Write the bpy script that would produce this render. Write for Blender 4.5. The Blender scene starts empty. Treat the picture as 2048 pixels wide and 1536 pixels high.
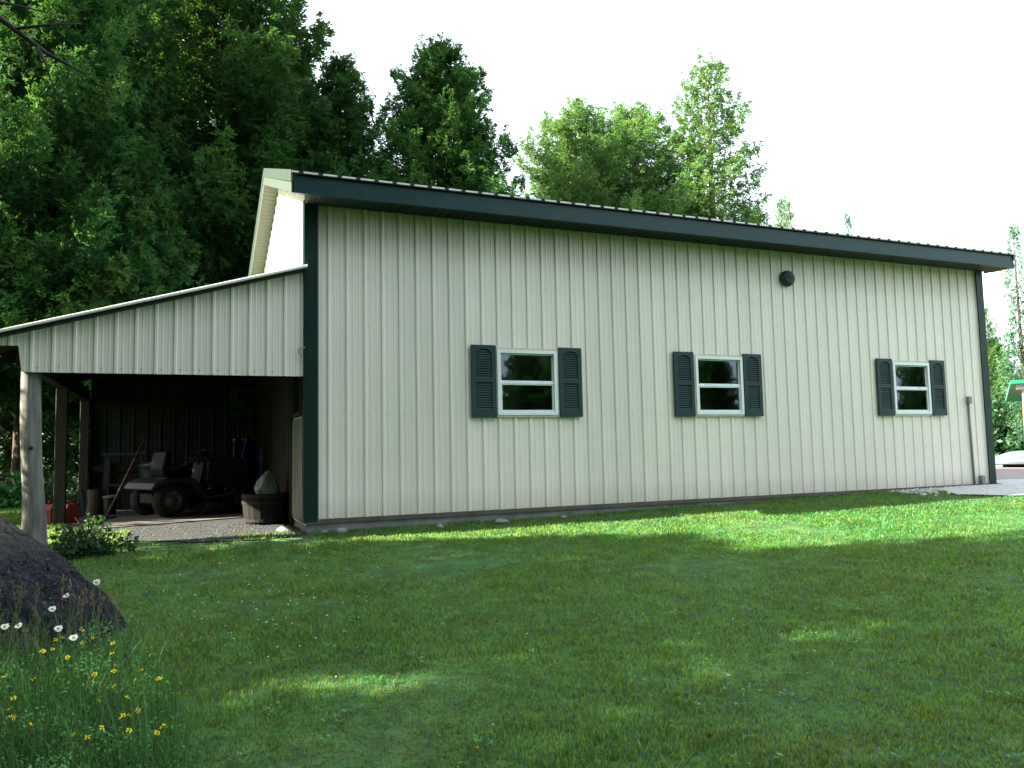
import bpy, bmesh, math, random
import numpy as np
from mathutils import Vector, Matrix, noise as mnoise

RND = random.Random(11)
sc = bpy.context.scene
COL = sc.collection
PI = math.pi

# ------------------------------------------------------------------ helpers
class MB:
    """collects faces for one mesh"""
    def __init__(s): s.v = []; s.f = []
    def add(s, vs, fs):
        o = len(s.v); s.v += [tuple(v) for v in vs]; s.f += [tuple(i + o for i in f) for f in fs]; return s
    def box(s, x0, y0, z0, x1, y1, z1):
        vs = [(x, y, z) for z in (z0, z1) for y in (y0, y1) for x in (x0, x1)]
        return s.add(vs, [(0, 2, 3, 1), (4, 5, 7, 6), (0, 1, 5, 4), (2, 6, 7, 3), (0, 4, 6, 2), (1, 3, 7, 5)])
    def bar(s, p, q, w, h, up=(0, 0, 1)):
        p = Vector(p); q = Vector(q); d = (q - p).normalized(); up = Vector(up)
        if abs(d.dot(up)) > .97: up = Vector((0, 1, 0))
        a = d.cross(up).normalized() * (w / 2); b = a.cross(d).normalized() * (h / 2)
        vs = [p - a - b, p + a - b, p + a + b, p - a + b, q - a - b, q + a - b, q + a + b, q - a + b]
        return s.add(vs, [(0, 1, 2, 3), (7, 6, 5, 4), (0, 4, 5, 1), (1, 5, 6, 2), (2, 6, 7, 3), (3, 7, 4, 0)])
    def tube(s, pts, radii, n=8, cap=True):
        pts = [Vector(p) for p in pts]
        if not hasattr(radii, '__len__'): radii = [radii] * len(pts)
        rings = []; a = None
        for i, p in enumerate(pts):
            d = (pts[min(i + 1, len(pts) - 1)] - pts[max(i - 1, 0)]).normalized()
            if a is None: a = d.orthogonal().normalized()
            a = (a - d * a.dot(d)).normalized(); b = d.cross(a)
            rings.append([p + (a * math.cos(t) + b * math.sin(t)) * radii[i] for t in [2 * PI * k / n for k in range(n)]])
        vs = [v for r in rings for v in r]; fs = []
        for i in range(len(pts) - 1):
            for k in range(n):
                fs.append((i * n + k, i * n + (k + 1) % n, (i + 1) * n + (k + 1) % n, (i + 1) * n + k))
        if cap: fs += [tuple(range(n))[::-1], tuple(range((len(pts) - 1) * n, len(pts) * n))]
        return s.add(vs, fs)
    def lathe(s, prof, n=24, M=None):
        M = M or Matrix.Identity(4); vs = []; fs = []
        for r, z in prof:
            for k in range(n):
                t = 2 * PI * k / n; vs.append(M @ Vector((r * math.cos(t), r * math.sin(t), z)))
        m = len(prof)
        for i in range(m - 1):
            for k in range(n): fs.append((i * n + k, i * n + (k + 1) % n, (i + 1) * n + (k + 1) % n, (i + 1) * n + k))
        return s.add(vs, fs)
    def prism(s, poly, fn, w0, w1):
        n = len(poly); vs = [fn(u, v, w0) for u, v in poly] + [fn(u, v, w1) for u, v in poly]
        fs = [tuple(range(n))[::-1], tuple(range(n, 2 * n))] + [(i, (i + 1) % n, n + (i + 1) % n, n + i) for i in range(n)]
        return s.add(vs, fs)
    def build(s, name, mat, parent=None, smooth=False, bevel=0, recalc=True, loc=None):
        me = bpy.data.meshes.new(name); me.from_pydata(s.v, [], s.f)
        if recalc:
            bm = bmesh.new(); bm.from_mesh(me); bmesh.ops.recalc_face_normals(bm, faces=bm.faces[:]); bm.to_mesh(me); bm.free()
        if smooth:
            me.polygons.foreach_set('use_smooth', [True] * len(me.polygons))
        me.materials.append(mat)
        o = bpy.data.objects.new(name, me); COL.objects.link(o)
        if parent: o.parent = parent
        if loc: o.location = loc
        if bevel:
            b = o.modifiers.new('bevel', 'BEVEL'); b.width = bevel; b.segments = 2; b.limit_method = 'ANGLE'; b.angle_limit = .6
        return o

def tag(o, label=None, cat=None, group=None, kind=None):
    if label: o['label'] = label
    if cat: o['category'] = cat
    if group: o['group'] = group
    if kind: o['kind'] = kind
    return o
def thing(name, label, cat, loc=(0, 0, 0), rz=0, group=None):
    o = bpy.data.objects.new(name, None); COL.objects.link(o); o.location = loc; o.rotation_euler = (0, 0, rz)
    o.empty_display_size = .2
    return tag(o, label, cat, group)
def copy_tree(o, parent=None):
    c = o.copy(); COL.objects.link(c); c.parent = parent
    for ch in list(o.children): copy_tree(ch, c)
    return c

# ------------------------------------------------------------------ materials
def nodes_of(name):
    m = bpy.data.materials.new(name); m.use_nodes = True
    nt = m.node_tree; nt.nodes.clear()
    return m, nt, nt.nodes.new, nt.links.new
def ramp(nt, fac, stops):
    r = nt.nodes.new('ShaderNodeValToRGB'); cr = r.color_ramp
    while len(cr.elements) < len(stops): cr.elements.new(.5)
    for e, (p, c) in zip(cr.elements, stops): e.position = p; e.color = (*c, 1)
    nt.links.new(fac, r.inputs[0]); return r.outputs[0]
def noise_fac(nt, scale, detail=6, stretch=None, coord='Object', rough=.6, dist=0):
    N, L = nt.nodes.new, nt.links.new
    if coord == 'World': g = N('ShaderNodeNewGeometry').outputs['Position']
    else: g = N('ShaderNodeTexCoord').outputs[coord]
    if stretch:
        mp = N('ShaderNodeMapping'); mp.inputs['Scale'].default_value = stretch; L(g, mp.inputs[0]); g = mp.outputs[0]
    n = N('ShaderNodeTexNoise'); n.inputs['Scale'].default_value = scale; n.inputs['Detail'].default_value = detail
    n.inputs['Roughness'].default_value = rough; n.inputs['Distortion'].default_value = dist
    L(g, n.inputs['Vector']); return n.outputs['Fac']
def mix(nt, fac, a, b, blend='MIX'):
    m = nt.nodes.new('ShaderNodeMix'); m.data_type = 'RGBA'; m.blend_type = blend
    for s, v in ((m.inputs[0], fac), (m.inputs[6], a), (m.inputs[7], b)):
        if hasattr(v, 'is_linked'): nt.links.new(v, s)
        elif isinstance(v, (int, float)): s.default_value = v
        else: s.default_value = (*v, 1)
    return m.outputs[2]
def mat(name, c1, c2=None, scale=4, rough=.6, spec=.3, metal=0, bump=0, bscale=60, bdist=.02, stretch=None, lo=.35, hi=.65, extra=None, coord='Object', rvar=0):
    m, nt, N, L = nodes_of(name)
    out = N('ShaderNodeOutputMaterial'); p = N('ShaderNodeBsdfPrincipled'); L(p.outputs[0], out.inputs[0])
    c2 = c2 or tuple(x * .82 for x in c1)
    f = noise_fac(nt, scale, 8, stretch, coord)
    col = ramp(nt, f, [(lo, c1), (hi, c2)])
    if extra: col = extra(nt, col)
    L(col, p.inputs['Base Color'])
    p.inputs['Roughness'].default_value = rough; p.inputs['Metallic'].default_value = metal
    p.inputs['Specular IOR Level'].default_value = spec
    if rvar:
        mr = N('ShaderNodeMapRange'); mr.inputs[3].default_value = rough - rvar; mr.inputs[4].default_value = rough + rvar
        L(noise_fac(nt, scale * 2.3, 5, stretch, coord), mr.inputs[0]); L(mr.outputs[0], p.inputs['Roughness'])
    if bump:
        b = N('ShaderNodeBump'); b.inputs['Strength'].default_value = bump; b.inputs['Distance'].default_value = bdist
        L(noise_fac(nt, bscale, 6, stretch, coord), b.inputs['Height']); L(b.outputs[0], p.inputs['Normal'])
    return m
def leafmat(name, stops, trans=.3, tcol=(.16, .3, .03), rough=.55, spec=.2, patch=None, objvar=.25):
    m, nt, N, L = nodes_of(name)
    out = N('ShaderNodeOutputMaterial'); p = N('ShaderNodeBsdfPrincipled'); t = N('ShaderNodeBsdfTranslucent'); mx = N('ShaderNodeMixShader')
    a = N('ShaderNodeAttribute'); a.attribute_name = 'tint'
    col = ramp(nt, a.outputs['Fac'], stops)
    if patch: col = patch(nt, col)
    oi = N('ShaderNodeObjectInfo'); hs = N('ShaderNodeHueSaturation')
    mr = N('ShaderNodeMapRange'); mr.inputs[3].default_value = 1 - objvar; mr.inputs[4].default_value = 1 + objvar
    L(oi.outputs['Random'], mr.inputs[0]); L(mr.outputs[0], hs.inputs['Value']); L(col, hs.inputs['Color'])
    L(hs.outputs[0], p.inputs['Base Color']); p.inputs['Roughness'].default_value = rough; p.inputs['Specular IOR Level'].default_value = spec
    tc = mix(nt, .5, hs.outputs[0], tcol); L(tc, t.inputs[0])
    mx.inputs[0].default_value = trans; L(p.outputs[0], mx.inputs[1]); L(t.outputs[0], mx.inputs[2]); L(mx.outputs[0], out.inputs[0])
    return m

def wall_dirt_and_bounce(nt, col):
    N, L = nt.nodes.new, nt.links.new
    s = N('ShaderNodeSeparateXYZ'); L(N('ShaderNodeNewGeometry').outputs['Position'], s.inputs[0])
    # splash dirt near the base and warm bounce light painted in brown below the soffit
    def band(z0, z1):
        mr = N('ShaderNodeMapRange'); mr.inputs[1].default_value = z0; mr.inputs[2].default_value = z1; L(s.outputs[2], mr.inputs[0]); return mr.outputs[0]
    def mul(a, b):
        m = N('ShaderNodeMath'); m.operation = 'MULTIPLY'
        for i, v in enumerate((a, b)):
            if hasattr(v, 'is_linked'): L(v, m.inputs[i])
            else: m.inputs[i].default_value = v
        return m.outputs[0]
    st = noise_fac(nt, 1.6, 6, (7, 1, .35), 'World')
    st2 = noise_fac(nt, 3, 6, (3, 1, 1.2), 'World')
    # every 3 ft sheet weathered a little differently
    fl = N('ShaderNodeMath'); fl.operation = 'FLOOR'; L(mul(s.outputs[0], 1 / .9144), fl.inputs[0])
    wn = N('ShaderNodeTexWhiteNoise'); wn.noise_dimensions = '1D'; L(fl.outputs[0], wn.inputs['W'])
    mr = N('ShaderNodeMapRange'); mr.inputs[3].default_value = .93; mr.inputs[4].default_value = 1.03; L(wn.outputs['Value'], mr.inputs[0])
    col = mix(nt, 1.0, col, mr.outputs[0], 'MULTIPLY')
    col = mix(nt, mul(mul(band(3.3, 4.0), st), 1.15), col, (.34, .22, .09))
    col = mix(nt, mul(mul(band(.32, .0), st2), .6), col, (.25, .22, .14))
    col = mix(nt, mul(mul(noise_fac(nt, .5, 4, (4, 1, .5), 'World'), st), .35), col, (.42, .46, .42))
    return col
M = {}
M['siding'] = mat('beige siding', (.765, .70, .64), (.70, .65, .595), scale=1.2, rough=.42, spec=.4, extra=wall_dirt_and_bounce, stretch=(3, 3, .5), coord='World', bump=.015, bscale=8)
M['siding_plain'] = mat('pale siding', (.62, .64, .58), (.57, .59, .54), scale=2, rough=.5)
M['siding_shade'] = mat('shaded side panel', (.26, .26, .22), (.20, .20, .17), scale=2, rough=.6)  # siding copy with the lean-to shade put into its colour
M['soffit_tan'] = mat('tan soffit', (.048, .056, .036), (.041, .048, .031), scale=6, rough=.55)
M['green'] = mat('dark green trim', (.002, .021, .018), (.0015, .018, .015), scale=5, rough=.45, spec=.2, rvar=.08)
M['green_fascia'] = mat('dark green fascia', (.0025, .035, .038), (.002, .029, .032), scale=5, rough=.42, spec=.25, rvar=.08)
M['green_soffit'] = mat('dark green soffit', (.004, .014, .013), (.003, .011, .010), scale=5, rough=.6)
M['rake'] = mat('green rake trim', (.036, .060, .048), (.031, .052, .042), scale=5, rough=.35, spec=.5)  # same paint as the dark trim, made paler to carry the sunlight
M['rake_low'] = mat('sunlit rake board', (.060, .082, .068), (.052, .072, .06), scale=5, rough=.4)  # trim green lightened further, glaring sun put into the colour
M['roof'] = mat('green roof sheet', (.05, .11, .08), (.06, .12, .09), scale=3, rough=.3, spec=.6, rvar=.08)
M['roof_white'] = mat('galvanised roof sheet', (.6, .62, .58), (.5, .52, .48), scale=3, rough=.4, spec=.5)
M['base_trim'] = mat('tan base trim', (.10, .09, .075), (.065, .055, .043), scale=3, rough=.5)
M['concrete'] = mat('concrete', (.24, .25, .25), (.15, .16, .16), scale=3, rough=.9, bump=.4, bscale=25)
M['vinyl'] = mat('white vinyl', (.72, .78, .82), (.66, .72, .76), scale=9, rough=.4, spec=.4)
M['vinyl_grey'] = mat('grey screen rail', (.42, .46, .48), rough=.5)
M['jtrim'] = mat('beige window trim', (.55, .54, .42), (.47, .44, .33), scale=6, rough=.5)
M['shutter'] = mat('dark shutter', (.014, .042, .044), (.011, .034, .036), scale=4, rough=.55, spec=.25, rvar=.1)
M['vent'] = mat('weathered dark vent', (.02, .03, .035), (.10, .13, .15), scale=22, rough=.8, bump=.8, bscale=40, lo=.4, hi=.75)
M['grey_pipe'] = mat('grey conduit', (.2, .23, .22), (.14, .17, .16), scale=8, rough=.5)
M['dark'] = mat('dark void', (.012, .012, .012), rough=.9)
M['screw'] = mat('screw heads', (.22, .22, .18), rough=.5, metal=.3)
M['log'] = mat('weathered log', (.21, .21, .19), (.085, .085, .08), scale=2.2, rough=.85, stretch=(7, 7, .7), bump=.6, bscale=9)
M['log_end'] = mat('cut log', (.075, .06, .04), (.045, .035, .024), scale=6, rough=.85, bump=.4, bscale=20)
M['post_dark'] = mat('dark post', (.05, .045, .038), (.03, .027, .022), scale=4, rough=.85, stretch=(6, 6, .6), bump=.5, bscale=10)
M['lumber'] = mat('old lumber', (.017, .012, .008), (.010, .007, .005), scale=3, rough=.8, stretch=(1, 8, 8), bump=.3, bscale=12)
M['inner_wall'] = mat('shaded inner siding', (.011, .013, .011), (.007, .009, .0075), scale=2, rough=.7)  # siding darkened to near black, interior shade put into the colour
M['mower_grey'] = mat('mower grey paint', (.024, .029, .033), (.018, .022, .025), scale=6, rough=.42, spec=.4, rvar=.1)
M['mower_black'] = mat('mower black', (.014, .014, .016), rough=.55)
M['seat'] = mat('seat vinyl', (.009, .009, .0085), (.006, .006, .0055), scale=8, rough=.6, spec=.15)
M['rubber'] = mat('tyre rubber', (.014, .014, .015), (.022, .021, .02), scale=10, rough=.85, bump=.3)
M['rim'] = mat('wheel rim', (.10, .10, .10), (.06, .06, .06), scale=10, rough=.5, metal=.3)
M['steel'] = mat('dull steel', (.35, .34, .31), (.2, .19, .17), scale=8, rough=.4, metal=.7)
M['stripe'] = mat('rust red stripe', (.10, .035, .02), rough=.5)
M['red'] = mat('red plastic', (.28, .012, .008), (.22, .01, .006), scale=8, rough=.4)
M['red_dull'] = mat('faded red plastic', (.20, .035, .02), (.15, .03, .018), scale=8, rough=.6)
M['barrel'] = mat('old barrel wood', (.008, .0075, .007), (.004, .0038, .0035), scale=3, rough=.85, stretch=(8, 8, .7), bump=.5, bscale=12)
M['iron'] = mat('iron hoop', (.016, .016, .017), (.03, .024, .02), scale=9, rough=.7, metal=.4)
M['bag'] = mat('white plastic sack', (.21, .25, .26), (.14, .18, .19), scale=5, rough=.4, bump=.35, bscale=9)
M['tarp'] = mat('blue tarp', (.004, .008, .10), (.003, .005, .05), scale=5, rough=.5, bump=.3, bscale=14)
M['board'] = mat('grey plywood', (.10, .10, .096), (.065, .065, .062), scale=2, rough=.85, stretch=(1, 6, 1), bump=.2, bscale=18)
M['wood_pole'] = mat('worn wooden handle', (.14, .085, .048), (.09, .052, .03), scale=5, rough=.6)
M['grey_frame'] = mat('grey painted frame', (.035, .042, .046), (.025, .03, .033), scale=5, rough=.6)
M['bin'] = mat('dark green bin', (.012, .024, .022), (.008, .016, .015), scale=5, rough=.6)
M['block'] = mat('pale wood block', (.25, .2, .12), (.2, .155, .095), scale=5, rough=.8)
M['cedar_wall'] = mat('orange cedar boards', (.42, .16, .045), (.30, .10, .028), scale=3, rough=.6, stretch=(8, 8, .6))
M['white_board'] = mat('white painted board', (.74, .72, .68), (.68, .66, .62), scale=5, rough=.5)
M['shed_roof'] = mat('bright green roof', (.01, .16, .085), (.01, .13, .07), scale=3, rough=.35, spec=.5)
M['alu'] = mat('aluminium hull', (.10, .14, .19), (.06, .085, .12), scale=4, rough=.4, metal=.2, bump=.1, bscale=10)
M['white_rock'] = mat('white stone', (.20, .21, .205), (.11, .12, .118), scale=6, rough=.85, bump=.5, bscale=20)
M['gravel'] = mat('crushed gravel', (.034, .038, .040), (.012, .014, .014), scale=9, rough=.95, bump=.5, bscale=90, coord='World', lo=.3, hi=.7)
M['gravel_white'] = mat('white gravel', (.50, .51, .51), (.30, .31, .31), scale=26, rough=.95, bump=1, bscale=50, coord='World', lo=.3, hi=.7)
M['drive'] = mat('dirt drive', (.26, .23, .24), (.19, .17, .175), scale=3, rough=.95, bump=.4, bscale=30, coord='World')
M['bark'] = mat('cedar bark', (.075, .058, .046), (.032, .024, .019), scale=3, rough=.9, stretch=(6, 6, .5), bump=.8, bscale=9)
M['bark_grey'] = mat('grey bark', (.24, .21, .18), (.12, .10, .085), scale=3, rough=.9, stretch=(6, 6, .5), bump=.8, bscale=9)
def boulder_extra(nt, col):
    N, L = nt.nodes.new, nt.links.new
    s = N('ShaderNodeSeparateXYZ'); L(N('ShaderNodeNewGeometry').outputs['Position'], s.inputs[0])
    mr = N('ShaderNodeMapRange'); mr.inputs[1].default_value = .22; mr.inputs[2].default_value = .42; L(s.outputs[2], mr.inputs[0])
    col = mix(nt, mr.outputs[0], col, (.075, .066, .060))
    vo = N('ShaderNodeTexVoronoi'); vo.feature = 'DISTANCE_TO_EDGE'; vo.inputs['Scale'].default_value = 3.2
    nz = N('ShaderNodeTexNoise'); nz.inputs['Scale'].default_value = 5; nz.inputs['Detail'].default_value = 6
    tc = N('ShaderNodeTexCoord').outputs['Object']; L(tc, nz.inputs['Vector'])
    va = N('ShaderNodeVectorMath'); va.operation = 'MULTIPLY_ADD'; va.inputs[1].default_value = (.45, .45, .45); L(nz.outputs['Color'], va.inputs[0]); L(tc, va.inputs[2]); L(va.outputs[0], vo.inputs['Vector'])
    cr = ramp(nt, vo.outputs['Distance'], [(.0, (.12, .12, .12)), (.035, (1, 1, 1))])
    col = mix(nt, .8, col, cr, 'MULTIPLY')
    sp = ramp(nt, noise_fac(nt, 70, 3), [(.60, (0, 0, 0)), (.68, (1, 1, 1))])
    col = mix(nt, sp, col, (.11, .12, .13))
    li = ramp(nt, noise_fac(nt, 9, 8), [(.62, (0, 0, 0)), (.7, (1, 1, 1))])
    return mix(nt, li, col, (.085, .095, .10))
M['boulder'] = mat('blue grey boulder', (.034, .038, .047), (.008, .009, .0115), scale=26, rough=.95, spec=.1, bump=1, bscale=14, bdist=.09, lo=.3, hi=.7, extra=boulder_extra)
M['petal'] = mat('daisy petal', (.80, .84, .84), (.72, .77, .78), scale=20, rough=.6)
M['disc'] = mat('daisy centre', (.62, .42, .03), rough=.7)
M['yellow'] = mat('yellow petals', (.85, .72, .02), (.78, .62, .015), scale=30, rough=.6)
M['stem'] = mat('green stem', (.05, .11, .025), rough=.7)
M['clover_white'] = mat('clover heads', (.55, .58, .48), rough=.8)

def lawn_patch(nt, col):
    dry = ramp(nt, noise_fac(nt, .55, 5, None, 'World'), [(.54, (0, 0, 0)), (.66, (1, 1, 1))])
    col = mix(nt, dry, col, mix(nt, .26, col, (.12, .13, .04)))
    lush = ramp(nt, noise_fac(nt, .9, 4, (1, 1.7, 1), 'World'), [(.48, (0, 0, 0)), (.66, (1, 1, 1))])
    col = mix(nt, lush, col, mix(nt, .5, col, (.014, .10, .03)))
    tuft = ramp(nt, noise_fac(nt, 4.5, 3, None, 'World'), [(.38, (.62, .62, .62)), (.62, (1.15, 1.15, 1.15))])
    return mix(nt, 1.0, col, tuft, 'MULTIPLY')
M['grass'] = leafmat('lawn grass blades', [(0, (.0095, .068, .019)), (.45, (.020, .128, .032)), (.82, (.052, .21, .044)), (.93, (.17, .22, .07)), (1, (.27, .23, .10))], .42, (.50, .66, .07), .5, .25, lawn_patch, 0)
M['weed'] = leafmat('weed leaves', [(0, (.022, .10, .024)), (.6, (.048, .21, .05)), (1, (.11, .30, .07))], .25, (.12, .28, .03), .5, .25, None, .1)
M['tallgrass'] = leafmat('tall grass', [(0, (.03, .11, .028)), (.7, (.075, .19, .05)), (1, (.24, .19, .09))], .25, (.14, .2, .04), .6, .2, None, 0)
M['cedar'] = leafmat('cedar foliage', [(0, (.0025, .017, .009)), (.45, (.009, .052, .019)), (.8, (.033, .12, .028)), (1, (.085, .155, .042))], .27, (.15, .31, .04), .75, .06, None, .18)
M['cedar_light'] = leafmat('sunny cedar foliage', [(0, (.017, .058, .020)), (.45, (.044, .125, .038)), (.8, (.088, .195, .055)), (1, (.15, .22, .075))], .36, (.25, .42, .08), .75, .06, None, .12)  # cedar greens lightened, sunlight put into the leaf colour
M['spruce'] = leafmat('spruce needles', [(0, (.02, .06, .03)), (.6, (.045, .12, .06)), (1, (.09, .17, .08))], .2, (.12, .25, .08), .6, .2, None, .1)
M['bush'] = leafmat('bush leaves', [(0, (.005, .024, .009)), (.6, (.011, .05, .016)), (1, (.025, .075, .02))], .2, (.12, .3, .03), .45, .3, None, .15)

def glass_mat():
    m, nt, N, L = nodes_of('window glass')
    out = N('ShaderNodeOutputMaterial'); g = N('ShaderNodeBsdfGlossy'); t = N('ShaderNodeBsdfTransparent'); fr = N('ShaderNodeFresnel'); mx = N('ShaderNodeMixShader')
    g.inputs['Roughness'].default_value = .015; g.inputs['Color'].default_value = (.68, .80, .95, 1); t.inputs[0].default_value = (.6, .66, .68, 1)
    fr.inputs[0].default_value = 1.85
    b = N('ShaderNodeBump'); b.inputs['Strength'].default_value = .012; L(noise_fac(nt, 2.5, 2), b.inputs['Height']); L(b.outputs[0], g.inputs['Normal'])
    L(fr.outputs[0], mx.inputs[0]); L(t.outputs[0], mx.inputs[1]); L(g.outputs[0], mx.inputs[2]); L(mx.outputs[0], out.inputs[0])
    return m
M['glass'] = glass_mat()

# ------------------------------------------------------------------ ground
def gz(x, y):
    t = min(max(x / 12, 0), 1); t = t * t * (3 - 2 * t)
    z = -.14 + .12 * t
    if y < -.2: z -= .055 * min(-y - .2, 14)
    return z
def gzn(x, y):
    x = np.asarray(x); y = np.asarray(y)
    t = np.clip(x / 12, 0, 1); t = t * t * (3 - 2 * t)
    return -.14 + .12 * t - .055 * np.clip(-y - .2, 0, 14)

def lawn_extra(nt, col): return lawn_patch(nt, col)
M['lawn'] = mat('lawn soil and thatch', (.026, .085, .022), (.056, .118, .032), scale=7, rough=.95, bump=.6, bscale=30, coord='World', extra=lawn_extra)
xs = np.concatenate([[-320, -160, -90, -55, -38, -28, -22, -17], np.arange(-14, 30.1, .4), [34, 40, 50, 65, 90, 140, 220, 340]])
ys = np.concatenate([[-320, -160, -90, -55, -40, -30, -24, -19], np.arange(-16, 24.1, .4), [28, 34, 42, 55, 80, 130, 220, 340]])
gx, gy = np.meshgrid(xs, ys)
zz = gzn(gx, gy)
nx, ny = len(xs), len(ys)
for j in range(ny):
    for i in range(nx):
        if abs(gx[j, i]) < 40 and gy[j, i] < -.4: zz[j, i] += .018 * mnoise.noise(Vector((gx[j, i] * .7, gy[j, i] * .7, 3)))
g = MB()
g.v = [(float(a), float(b), float(c)) for a, b, c in zip(gx.ravel(), gy.ravel(), zz.ravel())]
g.f = [(j * nx + i, j * nx + i + 1, (j + 1) * nx + i + 1, (j + 1) * nx + i) for j in range(ny - 1) for i in range(nx - 1)]
tag(g.build('lawn', M['lawn'], smooth=True, recalc=False), 'mown green lawn sloping gently away from the long metal wall', 'lawn', kind='structure')

def sheet(name, mat_, outline, dz, label, step=.25):
    """a flat ground patch following the ground, ragged outline polygon"""
    from mathutils.geometry import delaunay_2d_cdt
    pts = []
    n = len(outline)
    for i in range(n):
        a = Vector(outline[i]); b = Vector(outline[(i + 1) % n]); k = max(1, int((b - a).length / step))
        for j in range(k):
            p = a.lerp(b, j / k); q = Vector((mnoise.noise((p.x * 2.1, p.y * 2.1, 1)), mnoise.noise((p.x * 2.1, p.y * 2.1, 9)))) * .12
            pts.append(p + q)
    m = len(pts)
    x0 = min(p.x for p in pts); x1 = max(p.x for p in pts); y0 = min(p.y for p in pts); y1 = max(p.y for p in pts)
    inner = []
    x = x0
    while x < x1:
        y = y0
        while y < y1:
            inner.append(Vector((x + RND.uniform(-.05, .05), y + RND.uniform(-.05, .05)))); y += .4
        x += .4
    vs, es, fs, *_ = delaunay_2d_cdt(pts + inner, [], [list(range(m))], 1, .001)
    b = MB(); b.v = [(v.x, v.y, gz(v.x, v.y) + dz) for v in vs]; b.f = [tuple(f) for f in fs]
    return tag(b.build(name, mat_, recalc=False), label, name.replace('_', ' '), kind='structure')
sheet('gravel_floor', M['gravel'], [(-3.1, .3), (-2.3, .35), (-1.6, -.25), (-.9, -.35), (-.3, -.2), (-.3, 6.1), (-3.25, 6.1), (-3.2, 2.5)], .012, 'pale crushed gravel under the lean-to')
sheet('gravel_path', M['gravel_white'], [(9.7, -1.0), (10.6, -1.55), (13, -2.0), (20, -3.2), (24, -2.2), (15, .6), (12.2, .9), (12.1, -.1), (10.5, -.15)], .03, 'white gravel apron at the right corner of the garage')
sheet('driveway', M['drive'], [(12.3, .8), (15, .5), (24, -2.3), (40, -3), (42, 4), (30, 6), (22, 6.5), (14, 7.5), (12.4, 7)], .02, 'purplish dirt driveway beyond the right corner', step=.8)

# ------------------------------------------------------------------ garage
XL, XR = -.279, 12.007
ZT = 3.951            # soffit height
OF = .42              # eave overhang
D = 6.1               # depth
SL = .350             # roof slope
RIB = .2286
WIN = [(2.225, 3.185), (5.475, 6.42), (9.59, 10.52)]
WZ = (1.258, 2.215)
garage = thing('metal_garage', 'long beige ribbed metal garage with dark green trim and open lean-to at its left', 'garage')

def rib_profile(u0, u1, spacing, phase, extra=()):
    """(u, depth) samples of a ribbed sheet"""
    s = {u0: None, u1: None}
    for e in extra: s[e] = None
    pts = []
    n0 = int((u0 - phase) / spacing) - 2; n1 = int((u1 - phase) / spacing) + 2
    for n in range(n0, n1):
        c = phase + n * spacing
        k = spacing / .2286
        for du, d in ((-.026, 0), (-.013, .0165), (.013, .0165), (.026, 0), (.064, 0), (.070, .0024), (.082, .0024), (.088, 0), (.140, 0), (.146, .0024), (.158, .0024), (.164, 0)):
            pts.append((c + du * k, d))
    us = [p[0] for p in pts]; ds = [p[1] for p in pts]
    out = [(u, float(np.interp(u, us, ds))) for u in sorted(set([p[0] for p in pts if u0 < p[0] < u1] + list(s)))]
    return out
def ribbed(mb, prof, fn, vlo, vhi, holes=()):
    """fn(u, v, depth) -> xyz; vlo/vhi functions of u; holes = (u0,u1,v0,v1)"""
    for (ua, da), (ub, db) in zip(prof[:-1], prof[1:]):
        um = (ua + ub) / 2
        spans = [(vlo, vhi)]
        for h in holes:
            if h[0] < um < h[1]:
                spans = [(vlo, lambda u, h=h: h[2]), (lambda u, h=h: h[3], vhi)]
        for lo, hi in spans:
            if hi(um) - lo(um) < 1e-4: continue
            mb.add([fn(ua, lo(ua), da), fn(ub, lo(ub), db), fn(ub, hi(ub), db), fn(ua, hi(ua), da)], [(0, 1, 2, 3)])
k = lambda c: (lambda u: c)
def roofz(y):   # top of roof
    return (ZT + .25) + SL * (min(y, D - y) + OF)
def soffz(y): return ZT + SL * (min(y, D - y) + OF) + .0

holes = [(a + .02, b - .02, WZ[0] + .02, WZ[1] - .02) for a, b in WIN]
prof = rib_profile(XL + .01, XR - .01, RIB, 0, [h[0] for h in holes] + [h[1] for h in holes])
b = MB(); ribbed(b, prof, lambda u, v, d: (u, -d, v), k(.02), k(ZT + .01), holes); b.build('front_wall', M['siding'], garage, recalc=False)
# gable ends
def gable_top(y): return ZT + SL * min(y, D - y) + .12
for X, sgn, nm in ((XL, -1, 'gable_wall'), (XR, 1, 'gable_wall')):
    pr = rib_profile(.0, D, RIB, .1, [D / 2, .26, .98])
    hl = [(.26, .98, 1.3, 2.08)] if sgn < 0 else []
    b = MB(); ribbed(b, pr, lambda u, v, d, X=X, sgn=sgn: (X + sgn * d * .8, u, v), k(-.05), gable_top, hl); b.build(nm, M['siding_plain'], garage, recalc=False)
b = MB(); b.add([(XL, D, -.1), (XR, D, -.1), (XR, D, ZT + .1), (XL, D, ZT + .1)], [(0, 1, 2, 3)]); b.build('rear_wall', M['siding_plain'], garage, recalc=False)
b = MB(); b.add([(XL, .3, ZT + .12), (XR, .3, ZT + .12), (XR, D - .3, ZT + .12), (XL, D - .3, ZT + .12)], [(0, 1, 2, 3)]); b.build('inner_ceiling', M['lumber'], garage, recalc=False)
b = MB(); b.box(XL + .02, .02, -.4, XR - .02, D - .02, -.012); b.build('floor_slab', M['concrete'], garage)
b = MB()
n = 90   # uneven mortar-washed foundation face
for i in range(n):
    x0 = XL + (XR - XL) * i / n; x1 = XL + (XR - XL) * (i + 1) / n
    f0 = .012 + .012 * mnoise.noise((x0 * 2, 0, 0)); f1 = .012 + .012 * mnoise.noise((x1 * 2, 0, 0))
    b.add([(x0, -f0, -.5), (x1, -f1, -.5), (x1, -f1, -.022), (x0, -f0, -.022)], [(0, 1, 2, 3)])
b.add([(XL + .004, -.012, -.5), (XL + .004, -.012, -.03), (XL + .004, D, -.03), (XL + .004, D, -.5)], [(0, 1, 2, 3)])
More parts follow.
